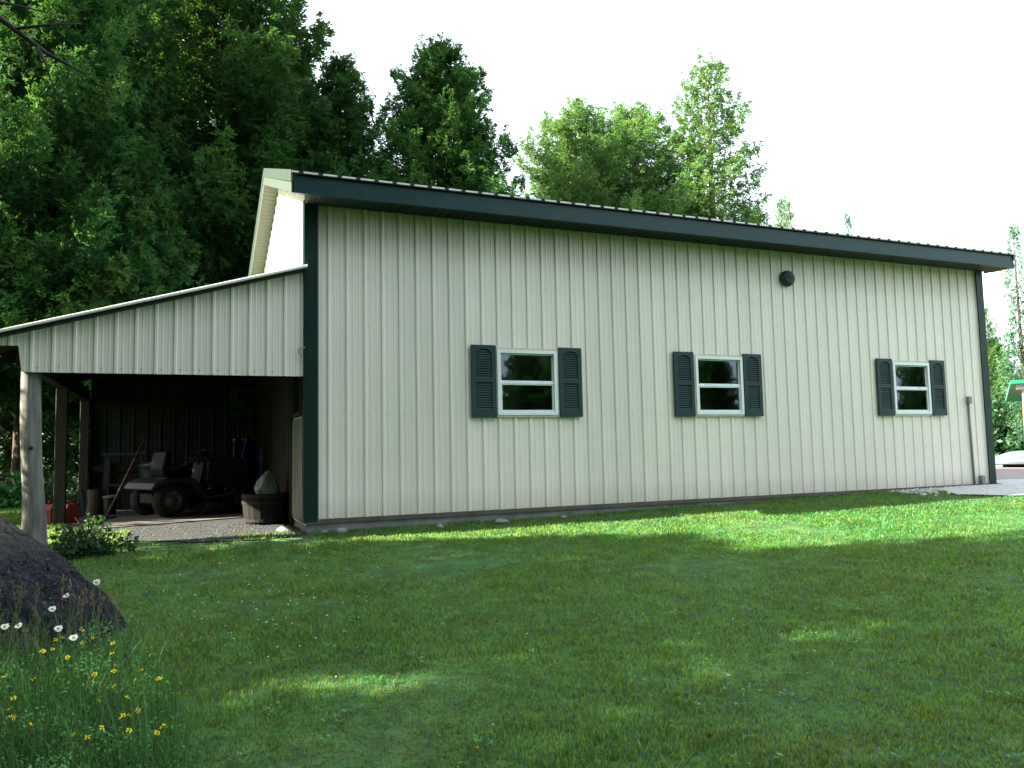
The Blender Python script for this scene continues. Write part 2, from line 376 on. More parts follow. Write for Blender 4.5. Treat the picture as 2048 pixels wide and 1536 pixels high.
b.build('foundation', M['concrete'], garage, recalc=False)
b = MB(); b.box(XL - .005, -.034, -.024, XR + .01, -.0, .022); b.box(XL - .005, -.044, -.030, 4.9, -.0345, -.012); b.box(4.93, -.044, -.028, XR + .01, -.0345, -.012)
b.build('base_trim', M['base_trim'], garage)
b = MB(); b.box(XL - .028, .0, -.026, XL - .002, 5.9, .02); b.build('base_trim', M['base_trim'], garage)
# corner trims
for x0, x1, xw in ((XL - .03, XL + .136, XL - .03), (XR - .14, XR + .03, XR + .008)):
    b = MB(); b.box(x0, -.042, -.018, x1, -.0225, ZT); b.box(xw, -.0225, -.018, xw + .022, .12, ZT + .05)
    b.build('corner_trim', M['green'], garage)
b = MB(); b.box(XL + .137, -.036, -.01, XL + .147, -.0205, ZT - .01); b.build('corner_edge', M['screw'], garage)
# bare boarded wall behind the first panel, in the depth of the lean-to
b = MB()
for i in range(26):
    y0 = 1.12 + i * .19
    b.box(XL - .045 - .006 * (i % 2), y0, -.12, XL - .022, y0 + .186, 2.86)
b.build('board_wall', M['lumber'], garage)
pr = rib_profile(.12, 1.08, RIB, .1)
b = MB(); ribbed(b, pr, lambda u, v, d: (XL - .022 - d, u, v), k(-.018), k(1.27)); b.build('lower_shade_panel', M['siding_shade'], garage, recalc=False)  # overlay added on the gable siding, coloured darker to stand for shade
b = MB(); b.box(XL - .05, 1.06, 1.25, XL - .024, 1.115, 1.30); b.box(XL - .05, 1.06, -.1, XL - .024, 1.115, 2.9); b.build('panel_trim', M['lumber'], garage)
# screws
b = MB()
for z in (.06, .70, 1.30, 1.86, 2.43, 3.06, 3.6):
    for n in range(0, 53):
        x = n * RIB + .045 + RND.uniform(-.004, .004); zz_ = z + RND.uniform(-.006, .006)
        if any(a - .4 < x < b_ + .4 and WZ[0] - .05 < zz_ < WZ[1] + .05 for a, b_ in WIN): continue
        if x > XR - .17: continue
        b.lathe([(.0052, 0), (.0052, .003), (.003, .0032), (.003, .006), (.0, .006)], 6, Matrix.Translation((x, 0, zz_)) @ Matrix.Rotation(PI / 2, 4, 'X'))
tag(b.build('screw', M['screw'], garage), kind='stuff')
# roof
RX0, RX1 = XL - .24, XR + .329
pr = rib_profile(RX0, RX1, RIB, .05)
b = MB()
for y0, y1 in ((-.475, D / 2), (D / 2, D + .475)):
    for (ua, da), (ub, db) in zip(pr[:-1], pr[1:]):
        q = [(ua, y0, roofz(y0) + da), (ub, y0, roofz(y0) + db), (ub, y1, roofz(y1) + db), (ua, y1, roofz(y1) + da)]
        b.add(q, [(0, 1, 2, 3)])
b.build('roof', M['roof'], garage, recalc=False)
b = MB()  # roof sheet lower edge, seen as a dark lip
b.box(RX0, -.484, roofz(-.475) - .016, RX1, -.452, roofz(-.475) - .003)
for n in range(-3, 56):
    x = .05 + n * RIB
    if RX0 < x - .03 and x + .03 < RX1: b.box(x - .028, -.487, roofz(-.475) - .0025, x + .028, -.47, roofz(-.475) + .024)
b.build('drip_edge', M['green_soffit'], garage)
b = MB(); b.box(RX0 + .01, -.4845, roofz(-.475) - .0022, RX1 - .01, -.478, roofz(-.475) + .0185); b.build('pale_eave_strip', M['white_board'], garage)  # white strip along the eave between the dark rib ends
b = MB(); b.box(RX0 + .03, -OF - .03, ZT - .004, RX1 - .03, -OF, ZT + .205); b.box(RX0 + .03, -OF - .034, ZT - .012, RX1 - .03, -OF + .012, ZT - .0045)
b.build('fascia', M['green_fascia'], garage)
b = MB()
ps = []
x = XL
while x < RX1 - .03: ps += [(x, 0), (x + .09, 0), (x + .095, .006), (x + .105, .006), (x + .11, 0)]; x += .115
for (ua, da), (ub, db) in zip(ps[:-1], ps[1:]): b.add([(ua, -OF, ZT + da), (ub, -OF, ZT + db), (ub, -.001, ZT + db), (ua, -.001, ZT + da)], [(0, 1, 2, 3)])
b.build('soffit', M['green_soffit'], garage, recalc=False)
b = MB(); b.box(RX1 - .05, -OF, ZT - .002, RX1 - .03, .1, ZT + .2); b.build('soffit_end', M['green_fascia'], garage)
# rakes on both ends
for X0, X1, s in ((RX0 - .004, RX0 + .022, 1), (RX1 - .022, RX1 + .004, -1)):
    for half, (ya, yb) in enumerate(((-.47, D / 2), (D / 2, D + .47))):
        up = MB(); lo = MB()
        za, zb = roofz(ya), roofz(yb)
        up.prism([(ya, za - .115), (yb, zb - .115), (yb, zb + .03), (ya, za + .03)], lambda u, v, w: (w, u, v), X0, X1)
        lo.prism([(ya + .02 if half == 0 else ya, za - .245), (yb, zb - .245), (yb, zb - .117), (ya + .02 if half == 0 else ya, za - .117)], lambda u, v, w: (w, u, v), X0 + .006, X1 - .006)
        up.build('rake_trim', M['rake'], garage); lo.build('rake_board', M['rake_low'], garage)
# rake soffits (ribbed panels)
for xa, xb in ((RX0 + .02, XL), (XR, RX1 - .02)):
    b = MB()
    for ya, yb in ((-OF + .06, D / 2), (D / 2, D + OF)):
        n = int((yb - ya) / .1)
        for i in range(n):
            p = ya + (yb - ya) * i / n; q = ya + (yb - ya) * (i + 1) / n; r = p + (q - p) * .86
            for e, f_, da, db in ((p, r, 0, 0), (r, (r + q) / 2, 0, .008), ((r + q) / 2, q, .008, 0)):
                zf = lambda t, dd: roofz(t) - .225 + dd
                b.add([(xa, e, zf(e, da)), (xb, e, zf(e, da)), (xb, f_, zf(f_, db)), (xa, f_, zf(f_, db))], [(0, 1, 2, 3)])
    b.build('rake_soffit', M['soffit_tan'], garage, recalc=False)
# boxed eave return at the left corner
b = MB(); b.prism([(-OF, ZT - .002), (-.002, ZT - .002), (-.002, ZT + .13), (-.1, ZT + .1), (-OF, ZT + .02)], lambda u, v, w: (w, u, v), XL - .022, XL - .004)
b.build('eave_return', M['soffit_tan'], garage)

# windows, first one then copies
def make_window(cx):
    w = (WIN[0][1] - WIN[0][0]); h = WZ[1] - WZ[0]; z0 = WZ[0]
    f = MB()
    def frame(mb, x0, x1, za, zb, t, y0, y1):
        mb.box(x0, y0, za, x0 + t, y1, zb); mb.box(x1 - t, y0, za, x1, y1, zb); mb.box(x0 + t, y0, za, x1 - t, y1, za + t); mb.box(x0 + t, y0, zb - t, x1 - t, y1, zb)
    frame(f, -w / 2, w / 2, 0, h, .026, -.034, .03)
    fo = f.build('window', M['jtrim'], None, bevel=.002)
    fo.location = (cx, 0, z0); fo.parent = garage
    s = MB(); frame(s, -w / 2 + .028, w / 2 - .028, .028, h - .028, .048, -.046, .02); o1 = s.build('sash', M['vinyl'], fo, bevel=.003)
    s = MB(); a = w / 2 - .0785; frame(s, -a, a, .0785, h * .5 - .012, .022, -.024, .012); frame(s, -a, a, h * .5 + .012, h - .0785, .016, -.008, .02); s.build('sash', M['vinyl'], fo, bevel=.002)
    r = MB(); r.box(-a, -.030, h * .5 - .0195, a, .01, h * .5 + .0115); r.build('meeting_rail', M['vinyl'], fo, bevel=.002)
    for lx in (-.27, .2):
        l = MB(); l.box(lx, -.0295, h * .5 + .012, lx + .06, -.0095, h * .5 + .024); l.build('latch', M['vinyl'], fo)
    p = MB(); p.add([(-a + .01, -.006, .09), (a - .01, -.006, .09), (a - .01, -.006, h * .5 - .02), (-a + .01, -.006, h * .5 - .02)], [(0, 1, 2, 3)]); p.build('pane', M['glass'], fo, recalc=False)
    p = MB(); p.add([(-a + .01, .006, h * .5 + .02), (a - .01, .006, h * .5 + .02), (a - .01, .006, h - .09), (-a + .01, .006, h - .09)], [(0, 1, 2, 3)]); p.build('pane', M['glass'], fo, recalc=False)
    return fo
w0 = make_window((WIN[0][0] + WIN[0][1]) / 2)
for a, c in WIN[1:]:
    o = copy_tree(w0, garage); o.location = ((a + c) / 2, 0, WZ[0]); o.scale = ((c - a) / (WIN[0][1] - WIN[0][0]), 1, 1)
# shutters
def shutter_mesh():
    w, h = .355, .98; b = MB(); t = .062
    y0, y1 = -.052, -.021
    b.box(0, y0, 0, t, y1, h); b.box(w - t, y0, 0, w, y1, h)
    b.box(t, y0, 0, w - t, y1, .11); b.box(t, y0, .475, w - t, y1, .535)
    n = 10   # arched top rail
    for i in range(n):
        u0 = t + (w - 2 * t) * i / n; u1 = t + (w - 2 * t) * (i + 1) / n
        arc = lambda u: h - .085 + .035 * (1 - abs((u - w / 2) / (w / 2 - t)) ** 2.2) - (.012 if abs(u - w / 2) > .09 else 0)
        b.add([(u0, y0, arc(u0)), (u1, y0, arc(u1)), (u1, y0, h), (u0, y0, h), (u0, y1, arc(u0)), (u1, y1, arc(u1)), (u1, y1, h), (u0, y1, h)], [(0, 1, 2, 3), (0, 4, 5, 1), (2, 6, 7, 3)])
    for za, zb, n in ((.112, .473, 11), (.537, h - .055, 12)):
        for i in range(n):
            z = za + (zb - za) * (i + .5) / n; d = (zb - za) / n
            b.add([(t, y0 + .006, z - d * .5), (w - t, y0 + .006, z - d * .5), (w - t, y0 + .020, z + d * .16), (t, y0 + .020, z + d * .16), (t, y0 + .006, z - d * .5 - .004), (w - t, y0 + .006, z - d * .5 - .004), (w - t, y0 + .026, z - d * .5), (t, y0 + .026, z - d * .5)], [(0, 1, 2, 3), (4, 5, 1, 0), (4, 7, 6, 5)])
    b.add([(t, y1 - .001, .11), (w - t, y1 - .001, .11), (w - t, y1 - .001, h - .05), (t, y1 - .001, h - .05)], [(0, 1, 2, 3)])
    return b
first = None
for x in (1.877, 3.187, 5.11, 6.4, 9.232, 10.508):
    if first is None:
        first = shutter_mesh().build('shutter', M['shutter'], garage, recalc=False); o = first
    else:
        o = first.copy(); COL.objects.link(o); o.parent = garage
    o.location = (x, -.002, WZ[0])
# round vent hood
b = MB(); T = Matrix.Translation((7.375, -.02, 3.50)) @ Matrix.Rotation(PI / 2, 4, 'X')
b.lathe([(.13, 0), (.135, .02), (.128, .05), (.105, .085), (.07, .105), (.0, .11)], 28, T)
for i in range(5): b.tube([(7.285 + .015 * i, -.10, 3.455 + .026 * i), (7.365, -.132, 3.47 + .018 * i), (7.46 - .012 * i, -.10, 3.45 + .026 * i)], .010, 5)
b.build('round_vent', M['vent'], garage, smooth=True)
# conduit, outlet box, hook, small marks
b = MB(); b.tube([(11.44, -.035, 1.5), (11.46, -.035, -.06)], .021, 10); b.build('conduit', M['grey_pipe'], garage, smooth=True)
b = MB(); b.box(11.40, -.085, 1.47, 11.485, -.02, 1.60); b.build('conduit_head', M['grey_pipe'], garage, bevel=.01)
b = MB(); b.box(11.61, -.075, .02, 11.70, -.02, .17); b.build('outlet_box', M['grey_pipe'], garage, bevel=.006)
b = MB(); b.tube([(-.33 - .045 * math.cos(t), -.05, 2.08 + .055 * math.sin(t)) for t in np.linspace(-1.6, 2.2, 12)], .008, 6); b.build('hook', M['steel'], garage, smooth=True)
for x, z, r in ((-.0, .19, .016), (3.21, .63, .012), (3.213, .612, .009)):
    b = MB(); b.lathe([(r, 0), (r, .008), (0, .009)], 10, Matrix.Translation((x, -.003, z)) @ Matrix.Rotation(PI / 2, 4, 'X')); b.build('bolt_hole', M['dark'], garage)
# side window under the lean-to
b = MB()
for (y0, y1, z0, z1) in ((.26, .32, 1.3, 2.08), (.92, .98, 1.3, 2.08), (.32, .92, 1.3, 1.36), (.32, .92, 2.02, 2.08)): b.box(XL - .045, y0, z0, XL + .03, y1, z1)
fo = b.build('window', M['post_dark'], garage)
b = MB(); b.add([(XL - .01, .32, 1.36), (XL - .01, .92, 1.36), (XL - .01, .92, 2.02), (XL - .01, .32, 2.02)], [(0, 1, 2, 3)]); b.build('pane', M['glass'], fo, recalc=False)

# --- lean-to (fixed to the garage)
CX = -3.3
def cz(x): return 3.12 + .292 * (x + .3)          # roof top line
pr = rib_profile(-.14, 6.4, RIB, 0)
b = MB()
for (ua, da), (ub, db) in zip(pr[:-1], pr[1:]):
    b.add([(-3.78, ua, cz(-3.78) + da), (XL - .002, ua, cz(XL) + da), (XL - .002, ub, cz(XL) + db), (-3.78, ub, cz(-3.78) + db)], [(0, 3, 2, 1)])
b.build('lean_to_roof', M['roof_white'], garage, recalc=False)
b = MB(); b.prism([(-3.79, cz(-3.79) - .012), (XL - .004, cz(XL) - .012), (XL - .004, cz(XL) + .024), (-3.79, cz(-3.79) + .024)], lambda u, v, w: (u, w, v), -.165, -.135); b.build('roof_edge', M['white_board'], garage, bevel=.008)
b = MB(); b.prism([(-3.77, cz(-3.77) - .045), (XL - .03, cz(XL) - .045), (XL - .03, cz(XL) - .014), (-3.77, cz(-3.77) - .014)], lambda u, v, w: (u, w, v), -.125, -.02); b.build('rake_board', M['green_soffit'], garage)  # dark strip drawn for the recess shade below the roof edge
pr = rib_profile(-3.72, XL - .034, .2058, -.74, [CX])
b = MB()
ribbed(b, pr, lambda u, v, d: (u, -d, v), lambda u: 1.775 if u >= CX else 2.06, lambda u: cz(u) - .02)
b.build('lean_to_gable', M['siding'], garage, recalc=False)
b = MB()
for i in range(14):
    x = -.74 - .2058 * i + .06
    if x > CX: b.lathe([(.008, 0), (.008, .006), (0, .007)], 6, Matrix.Translation((x, -.001, 1.83)) @ Matrix.Rotation(PI / 2, 4, 'X'))
tag(b.build('screw', M['screw'], garage), kind='stuff')
b = MB(); b.box(CX, .02, 1.80, XL - .035, .06, 2.03); b.build('header_beam', M['lumber'], garage)
b = MB(); b.box(CX - .06, .03, 1.84, CX + .06, 6.2, 2.05); b.build('plate_beam', M['lumber'], garage)
for i, y in enumerate((1.2, 2.4, 3.6, 4.8)):
    b = MB(); b.bar((-3.7, y, cz(-3.7) - .09), (XL - .01, y, cz(XL - .01) - .09), .045, .14); b.build('rafter', M['lumber'], garage)
b = MB(); b.prism([(-3.75, cz(-3.75) - .014), (XL - .01, cz(XL) - .014), (XL - .01, cz(XL) - .004), (-3.75, cz(-3.75) - .004)], lambda u, v, w: (u, w, v), .0, 6.3); b.build('roof_deck', M['lumber'], garage)
# posts
b = MB(); pts = []; rad = []
for i in range(15):
    t = i / 14; z = -.45 + 2.45 * t
    pts.append((-3.145 - .095 * t + .008 * math.sin(t * 7), .13 + .012 * math.sin(t * 9), z)); rad.append(.098 + .03 * (1 - t) ** 2.2 + .004 * math.sin(t * 11))
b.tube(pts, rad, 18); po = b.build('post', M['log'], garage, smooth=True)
b = MB(); b.lathe([(.02, 0), (.018, .02), (0, .024)], 10, Matrix.Translation((-3.19, .02, .95)) @ Matrix.Rotation(PI / 2, 4, 'X')); b.build('knot_hole', M['dark'], po)
for y in (3.15, 6.05):
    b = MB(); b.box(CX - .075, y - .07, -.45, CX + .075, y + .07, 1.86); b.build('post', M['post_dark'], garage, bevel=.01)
# back wall
pr = rib_profile(CX + .08, XL - .01, RIB, 0, [-.78, -.33])
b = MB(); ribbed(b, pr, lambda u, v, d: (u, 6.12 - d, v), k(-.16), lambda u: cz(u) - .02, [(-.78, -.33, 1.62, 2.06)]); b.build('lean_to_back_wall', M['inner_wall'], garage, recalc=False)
b = MB(); b.box(CX + .08, 6.04, 1.70, -1.2, 6.09, 1.86); b.build('girt', M['lumber'], garage)
b = MB(); b.box(CX + .08, 6.04, .55, -.9, 6.09, .68); b.build('girt', M['lumber'], garage)
b = MB()
for a in ((-.83, 1.57, -.78, 2.11), (-.33, 1.57, -.28, 2.11), (-.78, 1.57, -.33, 1.62), (-.78, 2.06, -.33, 2.11)): b.box(a[0], 6.05, a[1], a[2], 6.115, a[3])
fo = b.build('window', M['grey_frame'], garage)
b = MB(); b.add([(-.78, 6.1, 1.62), (-.33, 6.1, 1.62), (-.33, 6.1, 2.06), (-.78, 6.1, 2.06)], [(0, 1, 2, 3)]); b.build('pane', M['glass'], fo, recalc=False)

# ------------------------------------------------------------------ things under the lean-to
FZ = -.128
tr = thing('riding_mower', 'grey riding lawn mower parked on plywood under the lean-to', 'lawn mower', (-2.02, 3.78, FZ + .012), math.radians(27))
def wheel(parent, x, y, r, w, rr):
    b = MB(); T = Matrix.Translation((x, y, r)) @ Matrix.Rotation(PI / 2, 4, 'X')
    b.lathe([(r * .6, -w / 2), (r * .86, -w / 2), (r * .97, -w * .36), (r, -w * .15), (r, w * .15), (r * .97, w * .36), (r * .86, w / 2), (r * .6, w / 2), (r * .6, -w / 2)], 32, T)
    for kk in range(20):
        a = 2 * PI * kk / 20
        p0 = Vector((r * .985 * math.cos(a), r * .985 * math.sin(a), -w * .36)); p1 = Vector((r * 1.0 * math.cos(a + .16), r * 1.0 * math.sin(a + .16), 0)); p2 = Vector((r * .985 * math.cos(a), r * .985 * math.sin(a), w * .36))
        b.bar(T @ p0, T @ p1, .014, .014); b.bar(T @ p1, T @ p2, .014, .014)
    t = b.build('wheel', M['rubber'], parent, smooth=False)
    b = MB(); b.lathe([(r * .62, -w * .46), (r * .56, -w * .3), (r * .3, -w * .34), (r * .2, -w * .46), (0, -w * .46)], 24, T); b.lathe([(r * .62, w * .46), (r * .56, w * .3), (r * .3, w * .34), (r * .2, w * .46), (0, w * .46)], 24, T)
    b.build('rim', M['rim'], t, smooth=True)
for sy in (-.37, .37):
    wheel(tr, 0, sy, .25, .22, .11); wheel(tr, 1.17, sy * .95, .185, .14, .08)
side = lambda u, v, w: (u, w, v)
b = MB(); b.prism([(.66, .50), (.70, .82), (.78, .87), (1.42, .89), (1.47, .84), (1.47, .36), (1.06, .36), (.98, .44), (.86, .50)], side, -.24, .24); b.build('hood', M['mower_grey'], tr, bevel=.025)
b = MB(); b.prism([(.70, .70), (1.44, .735), (1.44, .765), (.70, .725)], side, -.245, -.238); b.prism([(.70, .70), (1.44, .735), (1.44, .765), (.70, .725)], side, .238, .245); b.build('stripe', M['stripe'], tr)
b = MB(); b.box(1.472, -.2, .42, 1.484, .2, .82); b.build('grille', M['mower_black'], tr)
b = MB(); b.prism([(-.34, .44), (-.28, .53), (-.16, .585), (.30, .60), (.40, .54), (.60, .30), (.66, .27), (.62, .24), (.54, .25), (.33, .47), (.22, .53), (-.12, .525), (-.24, .47), (-.29, .42)], side, -.47, .47); b.build('fender', M['mower_grey'], tr, bevel=.012)
for sy in (-1, 1):
    b = MB(); b.bar((.58, sy * .40, .268), (.96, sy * .40, .30), .15, .018); b.bar((.96, sy * .40, .30), (1.08, sy * .40, .37), .15, .018); b.build('footrest', M['steel'], tr, bevel=.004)
b = MB(); b.prism([(.02, .605), (.45, .615), (.47, .68), (.10, .69), (.06, .74), (.10, .98), (.06, 1.03), (.0, 1.0), (-.05, .74), (-.03, .64)], side, -.22, .22); b.build('seat', M['seat'], tr, bevel=.03)
b = MB(); b.box(.02, -.2, .53, .36, .2, .605); b.build('seat_base', M['mower_black'], tr)
b = MB(); T = Matrix.Translation((.62, 0, .93)) @ Matrix.Rotation(math.radians(-35), 4, 'Y')
b.tube([T @ Vector((.18 * math.cos(a), .18 * math.sin(a), 0)) for a in np.linspace(0, 2 * PI, 28)], .014, 8)
for a in (0, 2.1, 4.2): b.bar(T @ Vector((0, 0, 0)), T @ Vector((.18 * math.cos(a), .18 * math.sin(a), 0)), .02, .012)
b.build('steering_wheel', M['mower_black'], tr, smooth=True)
b = MB(); b.tube([(.72, 0, .6), (.63, 0, .92)], .025, 8); b.prism([(.56, .3), (.72, .3), (.76, .82), (.66, .82)], side, -.16, .16); b.build('dash_tower', M['mower_black'], tr)
b = MB(); b.box(-.2, -.2, .22, 1.36, .2, .36); b.box(-.05, -.33, .2, .05, .33, .3); b.box(1.12, -.33, .15, 1.22, .33, .22); b.build('chassis', M['mower_black'], tr)
b = MB(); b.prism([(.34, .07), (.36, .17), (.48, .215), (.92, .205), (1.0, .13), (1.0, .06)], side, -.46, .46); b.prism([(.42, .05), (.5, .20), (.86, .19), (.72, .05)], side, -.64, -.462); b.build('mower_deck', M['mower_grey'], tr, bevel=.01)
b = MB(); b.tube([(.86, -.42, .22), (.90, -.43, .36)], .012, 6); b.lathe([(0, 0), (.02, .01), (.026, .03), (.018, .05), (0, .055)], 10, Matrix.Translation((.90, -.43, .36))); b.build('lever', M['steel'], tr, smooth=True)

def board_thing():
    b = MB(); c, s = math.cos(math.radians(27)), math.sin(math.radians(27))
    b.add([(-2.95, 1.95, FZ + .0), (-.62, 2.75, FZ + .004), (-.75, 3.15, FZ + .004), (-1.0, 4.4, FZ + .004), (-2.6, 3.9, FZ + .002)] + [(-2.95, 1.95, FZ + .012), (-.62, 2.75, FZ + .018), (-.75, 3.15, FZ + .018), (-1.0, 4.4, FZ + .018), (-2.6, 3.9, FZ + .014)], [(4, 3, 2, 1, 0), (5, 6, 7, 8, 9)] + [(i, (i + 1) % 5, 5 + (i + 1) % 5, 5 + i) for i in range(5)])
    return b.build('plywood_sheet', M['board'])
tag(board_thing(), 'grey plywood sheet lying on the gravel under the mower', 'plywood')

# half barrel
bx, by = -.61, 1.52
br = thing('barrel_planter', 'old wooden half barrel holding a white sack at the garage corner', 'barrel', (bx, by, FZ))
b = MB(); ns = 20
for i in range(ns):
    a0 = 2 * PI * (i + .03) / ns; a1 = 2 * PI * (i + .97) / ns
    ring = [(.262, 0), (.285, .12), (.302, .26), (.312, .42)]
    vs = []
    for r, z in ring:
        for a, rr_ in ((a0, r), (a1, r), (a1, r - .028), (a0, r - .028)): vs.append((rr_ * math.cos(a), rr_ * math.sin(a), z))
    fs = []
    for q in range(3):
        for e in range(4): fs.append((q * 4 + e, q * 4 + (e + 1) % 4, q * 4 + 4 + (e + 1) % 4, q * 4 + 4 + e))
    fs += [(0, 1, 2, 3), (12, 15, 14, 13)]
    b.add(vs, fs)
b.build('staves', M['barrel'], br)
for z, r in ((.06, .277), (.30, .3085), (.385, .3125)):
    b = MB(); b.lathe([(r - .004, z - .02), (r + .004, z - .02), (r + .006, z + .02), (r - .002, z + .02)], 32); b.build('hoop', M['iron'], br)
b = MB(); b.lathe([(.285, .30), (.2, .335), (.0, .35)], 20); b.build('soil', M['dark'], br, smooth=True)
# sack
me = bmesh.new(); bmesh.ops.create_icosphere(me, subdivisions=4, radius=1)
for v in me.verts:
    p = v.co.copy(); nn = mnoise.noise(p * 1.6 + Vector((5, 2, 1))); n2 = mnoise.noise(p * 4 + Vector((1, 7, 3)))
    n3 = abs(mnoise.noise(p * 3.1 + Vector((4, 4, 9)))); f = 1 + .24 * nn + .07 * n2 - .22 * n3
    v.co = Vector((p.x * .165 * f, p.y * .145 * f, p.z * .175 * f + (.07 if p.z > .5 else 0) * (p.z - .5) * 2))
m_ = bpy.data.meshes.new('plastic_sack'); me.to_mesh(m_); me.free(); m_.materials.append(M['bag'])
for p in m_.polygons: p.use_smooth = True
o = bpy.data.objects.new('plastic_sack', m_); COL.objects.link(o); o.location = (bx + .02, by - .02, FZ + .47)
tag(o, 'crumpled white plastic sack resting in the half barrel', 'sack')
# blue tarp draped on something behind the mower
b = MB(); n, m2 = 14, 16
for j in range(m2 + 1):
    for i in range(n + 1):
        u = i / n; v = j / m2
        x = -.86 + .40 * u + .03 * math.sin(v * 9 + u * 4); y = 4.25 + .10 * math.sin(u * 11) * (1 - v * .3) + .15 * u - .10 * v
        z = FZ + 1.24 - v * .85 - .10 * abs(u - .4) + .03 * math.sin(u * 17)
        b.v.append((x, y, z))
b.f = [(j * (n + 1) + i, j * (n + 1) + i + 1, (j + 1) * (n + 1) + i + 1, (j + 1) * (n + 1) + i) for j in range(m2) for i in range(n)]
tp = thing('folding_chair', 'folded chair with bright blue fabric standing behind the mower', 'chair')
b.build('fabric', M['tarp'], tp, smooth=True, recalc=False)
b = MB()
for x in (-.88, -.44): b.tube([(x, 4.32, FZ), (x + .02, 4.42, FZ + 1.22)], .013, 8)
b.tube([(-.88, 4.42, FZ + 1.21), (-.42, 4.42, FZ + 1.22)], .013, 8); b.build('frame', M['steel'], tp, smooth=True)
# hand truck handle behind the barrel
b = MB()
b.tube([(-.55, 3.0, FZ), (-.52, 3.15, FZ + .98), (-.50, 3.16, FZ + 1.05), (-.36, 3.16, FZ + 1.07), (-.33, 3.15, FZ + 1.0), (-.33, 3.0, FZ)], .014, 8)
for z in (.3, .55, .8): b.tube([(-.54, 3.03 + z * .12, FZ + z), (-.33, 3.03 + z * .12, FZ + z)], .01, 6)
b.box(-.57, 2.85, FZ + .005, -.31, 3.02, FZ + .018)
tag(b.build('hand_truck', M['mower_black'], None), 'black metal hand truck standing behind the half barrel', 'hand truck')
# leaning pole rake
pl = thing('garden_rake', 'long wooden handled rake leaning to the left of the mower', 'rake')
b = MB(); b.tube([(-2.76, 3.95, FZ + .03), (-2.26, 4.55, 1.12)], .016, 8); b.build('handle', M['wood_pole'], pl, smooth=True)
b = MB(); b.box(-2.95, 3.92, FZ + .0, -2.60, 3.95, FZ + .03)
for i in range(10): b.box(-2.945 + i * .037, 3.925, FZ - .03, -2.935 + i * .037, 3.945, FZ + .0)
b.build('head', M['iron'], pl)
# grey sawhorse / stand
sh = thing('work_stand', 'grey four legged metal stand against the back of the lean-to', 'stand', (-2.6, 5.3, FZ))
for x, y in ((-.26, -.2), (.26, -.2), (-.26, .2), (.26, .2)):
    b = MB(); b.bar((x * 1.12, y * 1.1, 0), (x, y, .98), .05, .05); b.build('leg', M['grey_frame'], sh)
b = MB(); b.box(-.34, -.26, .98, .34, .26, 1.02); b.build('top', M['grey_frame'], sh, bevel=.004)
b = MB(); b.box(-.28, -.215, .45, .28, -.185, .49); b.build('brace', M['grey_frame'], sh)
b = MB()
for z in (.30, .5, .7): b.box(-.36, .24, z, .36, .27, z + .15)
b.build('back_panel', M['inner_wall'], sh)
# bin
bn = thing('waste_bin', 'dark green plastic bin standing behind the mower rear wheel', 'bin', (-2.12, 5.15, FZ))
b = MB(); b.lathe([(.2, 0), (.25, .78), (.245, .78), (.19, .02), (0, .02)], 20); b.build('body', M['bin'], bn, smooth=True)
b = MB(); b.lathe([(.262, .76), (.27, .78), (.27, .81), (.2, .85), (0, .86)], 20); b.build('lid', M['bin'], bn, smooth=True)
# stump, pail, leaning slab
b = MB(); b.tube([(-3.02, 5.0, FZ - .02), (-3.01, 5.0, FZ + .2), (-3.02, 5.01, FZ + .42)], [.125, .115, .118], 16)
tag(b.build('log_stump', M['log_end']), 'upright brown log stump beside the far left post', 'stump')
pa = thing('bucket', 'black bucket with a white lid next to the log stump', 'bucket', (-2.80, 5.0, FZ))
b = MB(); b.lathe([(.10, 0), (.125, .28), (.12, .28), (.0, .27)], 18); b.build('body', M['mower_black'], pa, smooth=True)
b = MB(); b.lathe([(.128, .27), (.128, .30), (.11, .31), (0, .312)], 18); b.build('lid', M['white_rock'], pa, smooth=True)
b = MB(); b.add([(-3.26, 4.55, FZ), (-3.12, 4.6, FZ), (-3.14, 4.75, FZ + .40), (-3.20, 4.75, FZ + .48), (-3.27, 4.72, FZ + .40)] + [(-3.26, 4.58, FZ), (-3.12, 4.63, FZ), (-3.14, 4.78, FZ + .40), (-3.20, 4.78, FZ + .48), (-3.27, 4.75, FZ + .40)], [(0, 1, 2, 3, 4), (9, 8, 7, 6, 5)] + [(i, (i + 1) % 5, 5 + (i + 1) % 5, 5 + i) for i in range(5)])
tag(b.build('stone_slab', M['grey_frame']), 'dark grey pointed slab leaning by the far left post', 'slab')
# fuel cans
def fuel_can(name, label, m, loc, rz):
    t = thing(name, label, 'fuel can', loc, rz, 'red fuel cans by the second post')
    b = MB(); b.prism([(-.09, 0), (.09, 0), (.10, .03), (.10, .22), (.06, .30), (-.06, .30), (-.10, .22), (-.10, .03)], lambda u, v, w: (u, w, v), -.075, .075); b.build('body', m, t, bevel=.015)
    b = MB(); b.tube([(-.05, 0, .30), (-.03, 0, .35), (.05, 0, .35), (.06, 0, .30)], .012, 8); b.build('handle', m, t, smooth=True)
    b = MB(); b.tube([(.085, 0, .24), (.12, 0, .33)], .014, 8); b.build('spout', M['mower_black'], t, smooth=True)
fuel_can('fuel_can', 'bright red fuel can standing right of the second post', M['red'], (-3.19, 3.42, FZ - .02), .5)
fuel_can('fuel_can', 'dull red fuel can half hidden left of the second post', M['red_dull'], (-3.47, 3.55, FZ - .02), 1.2)
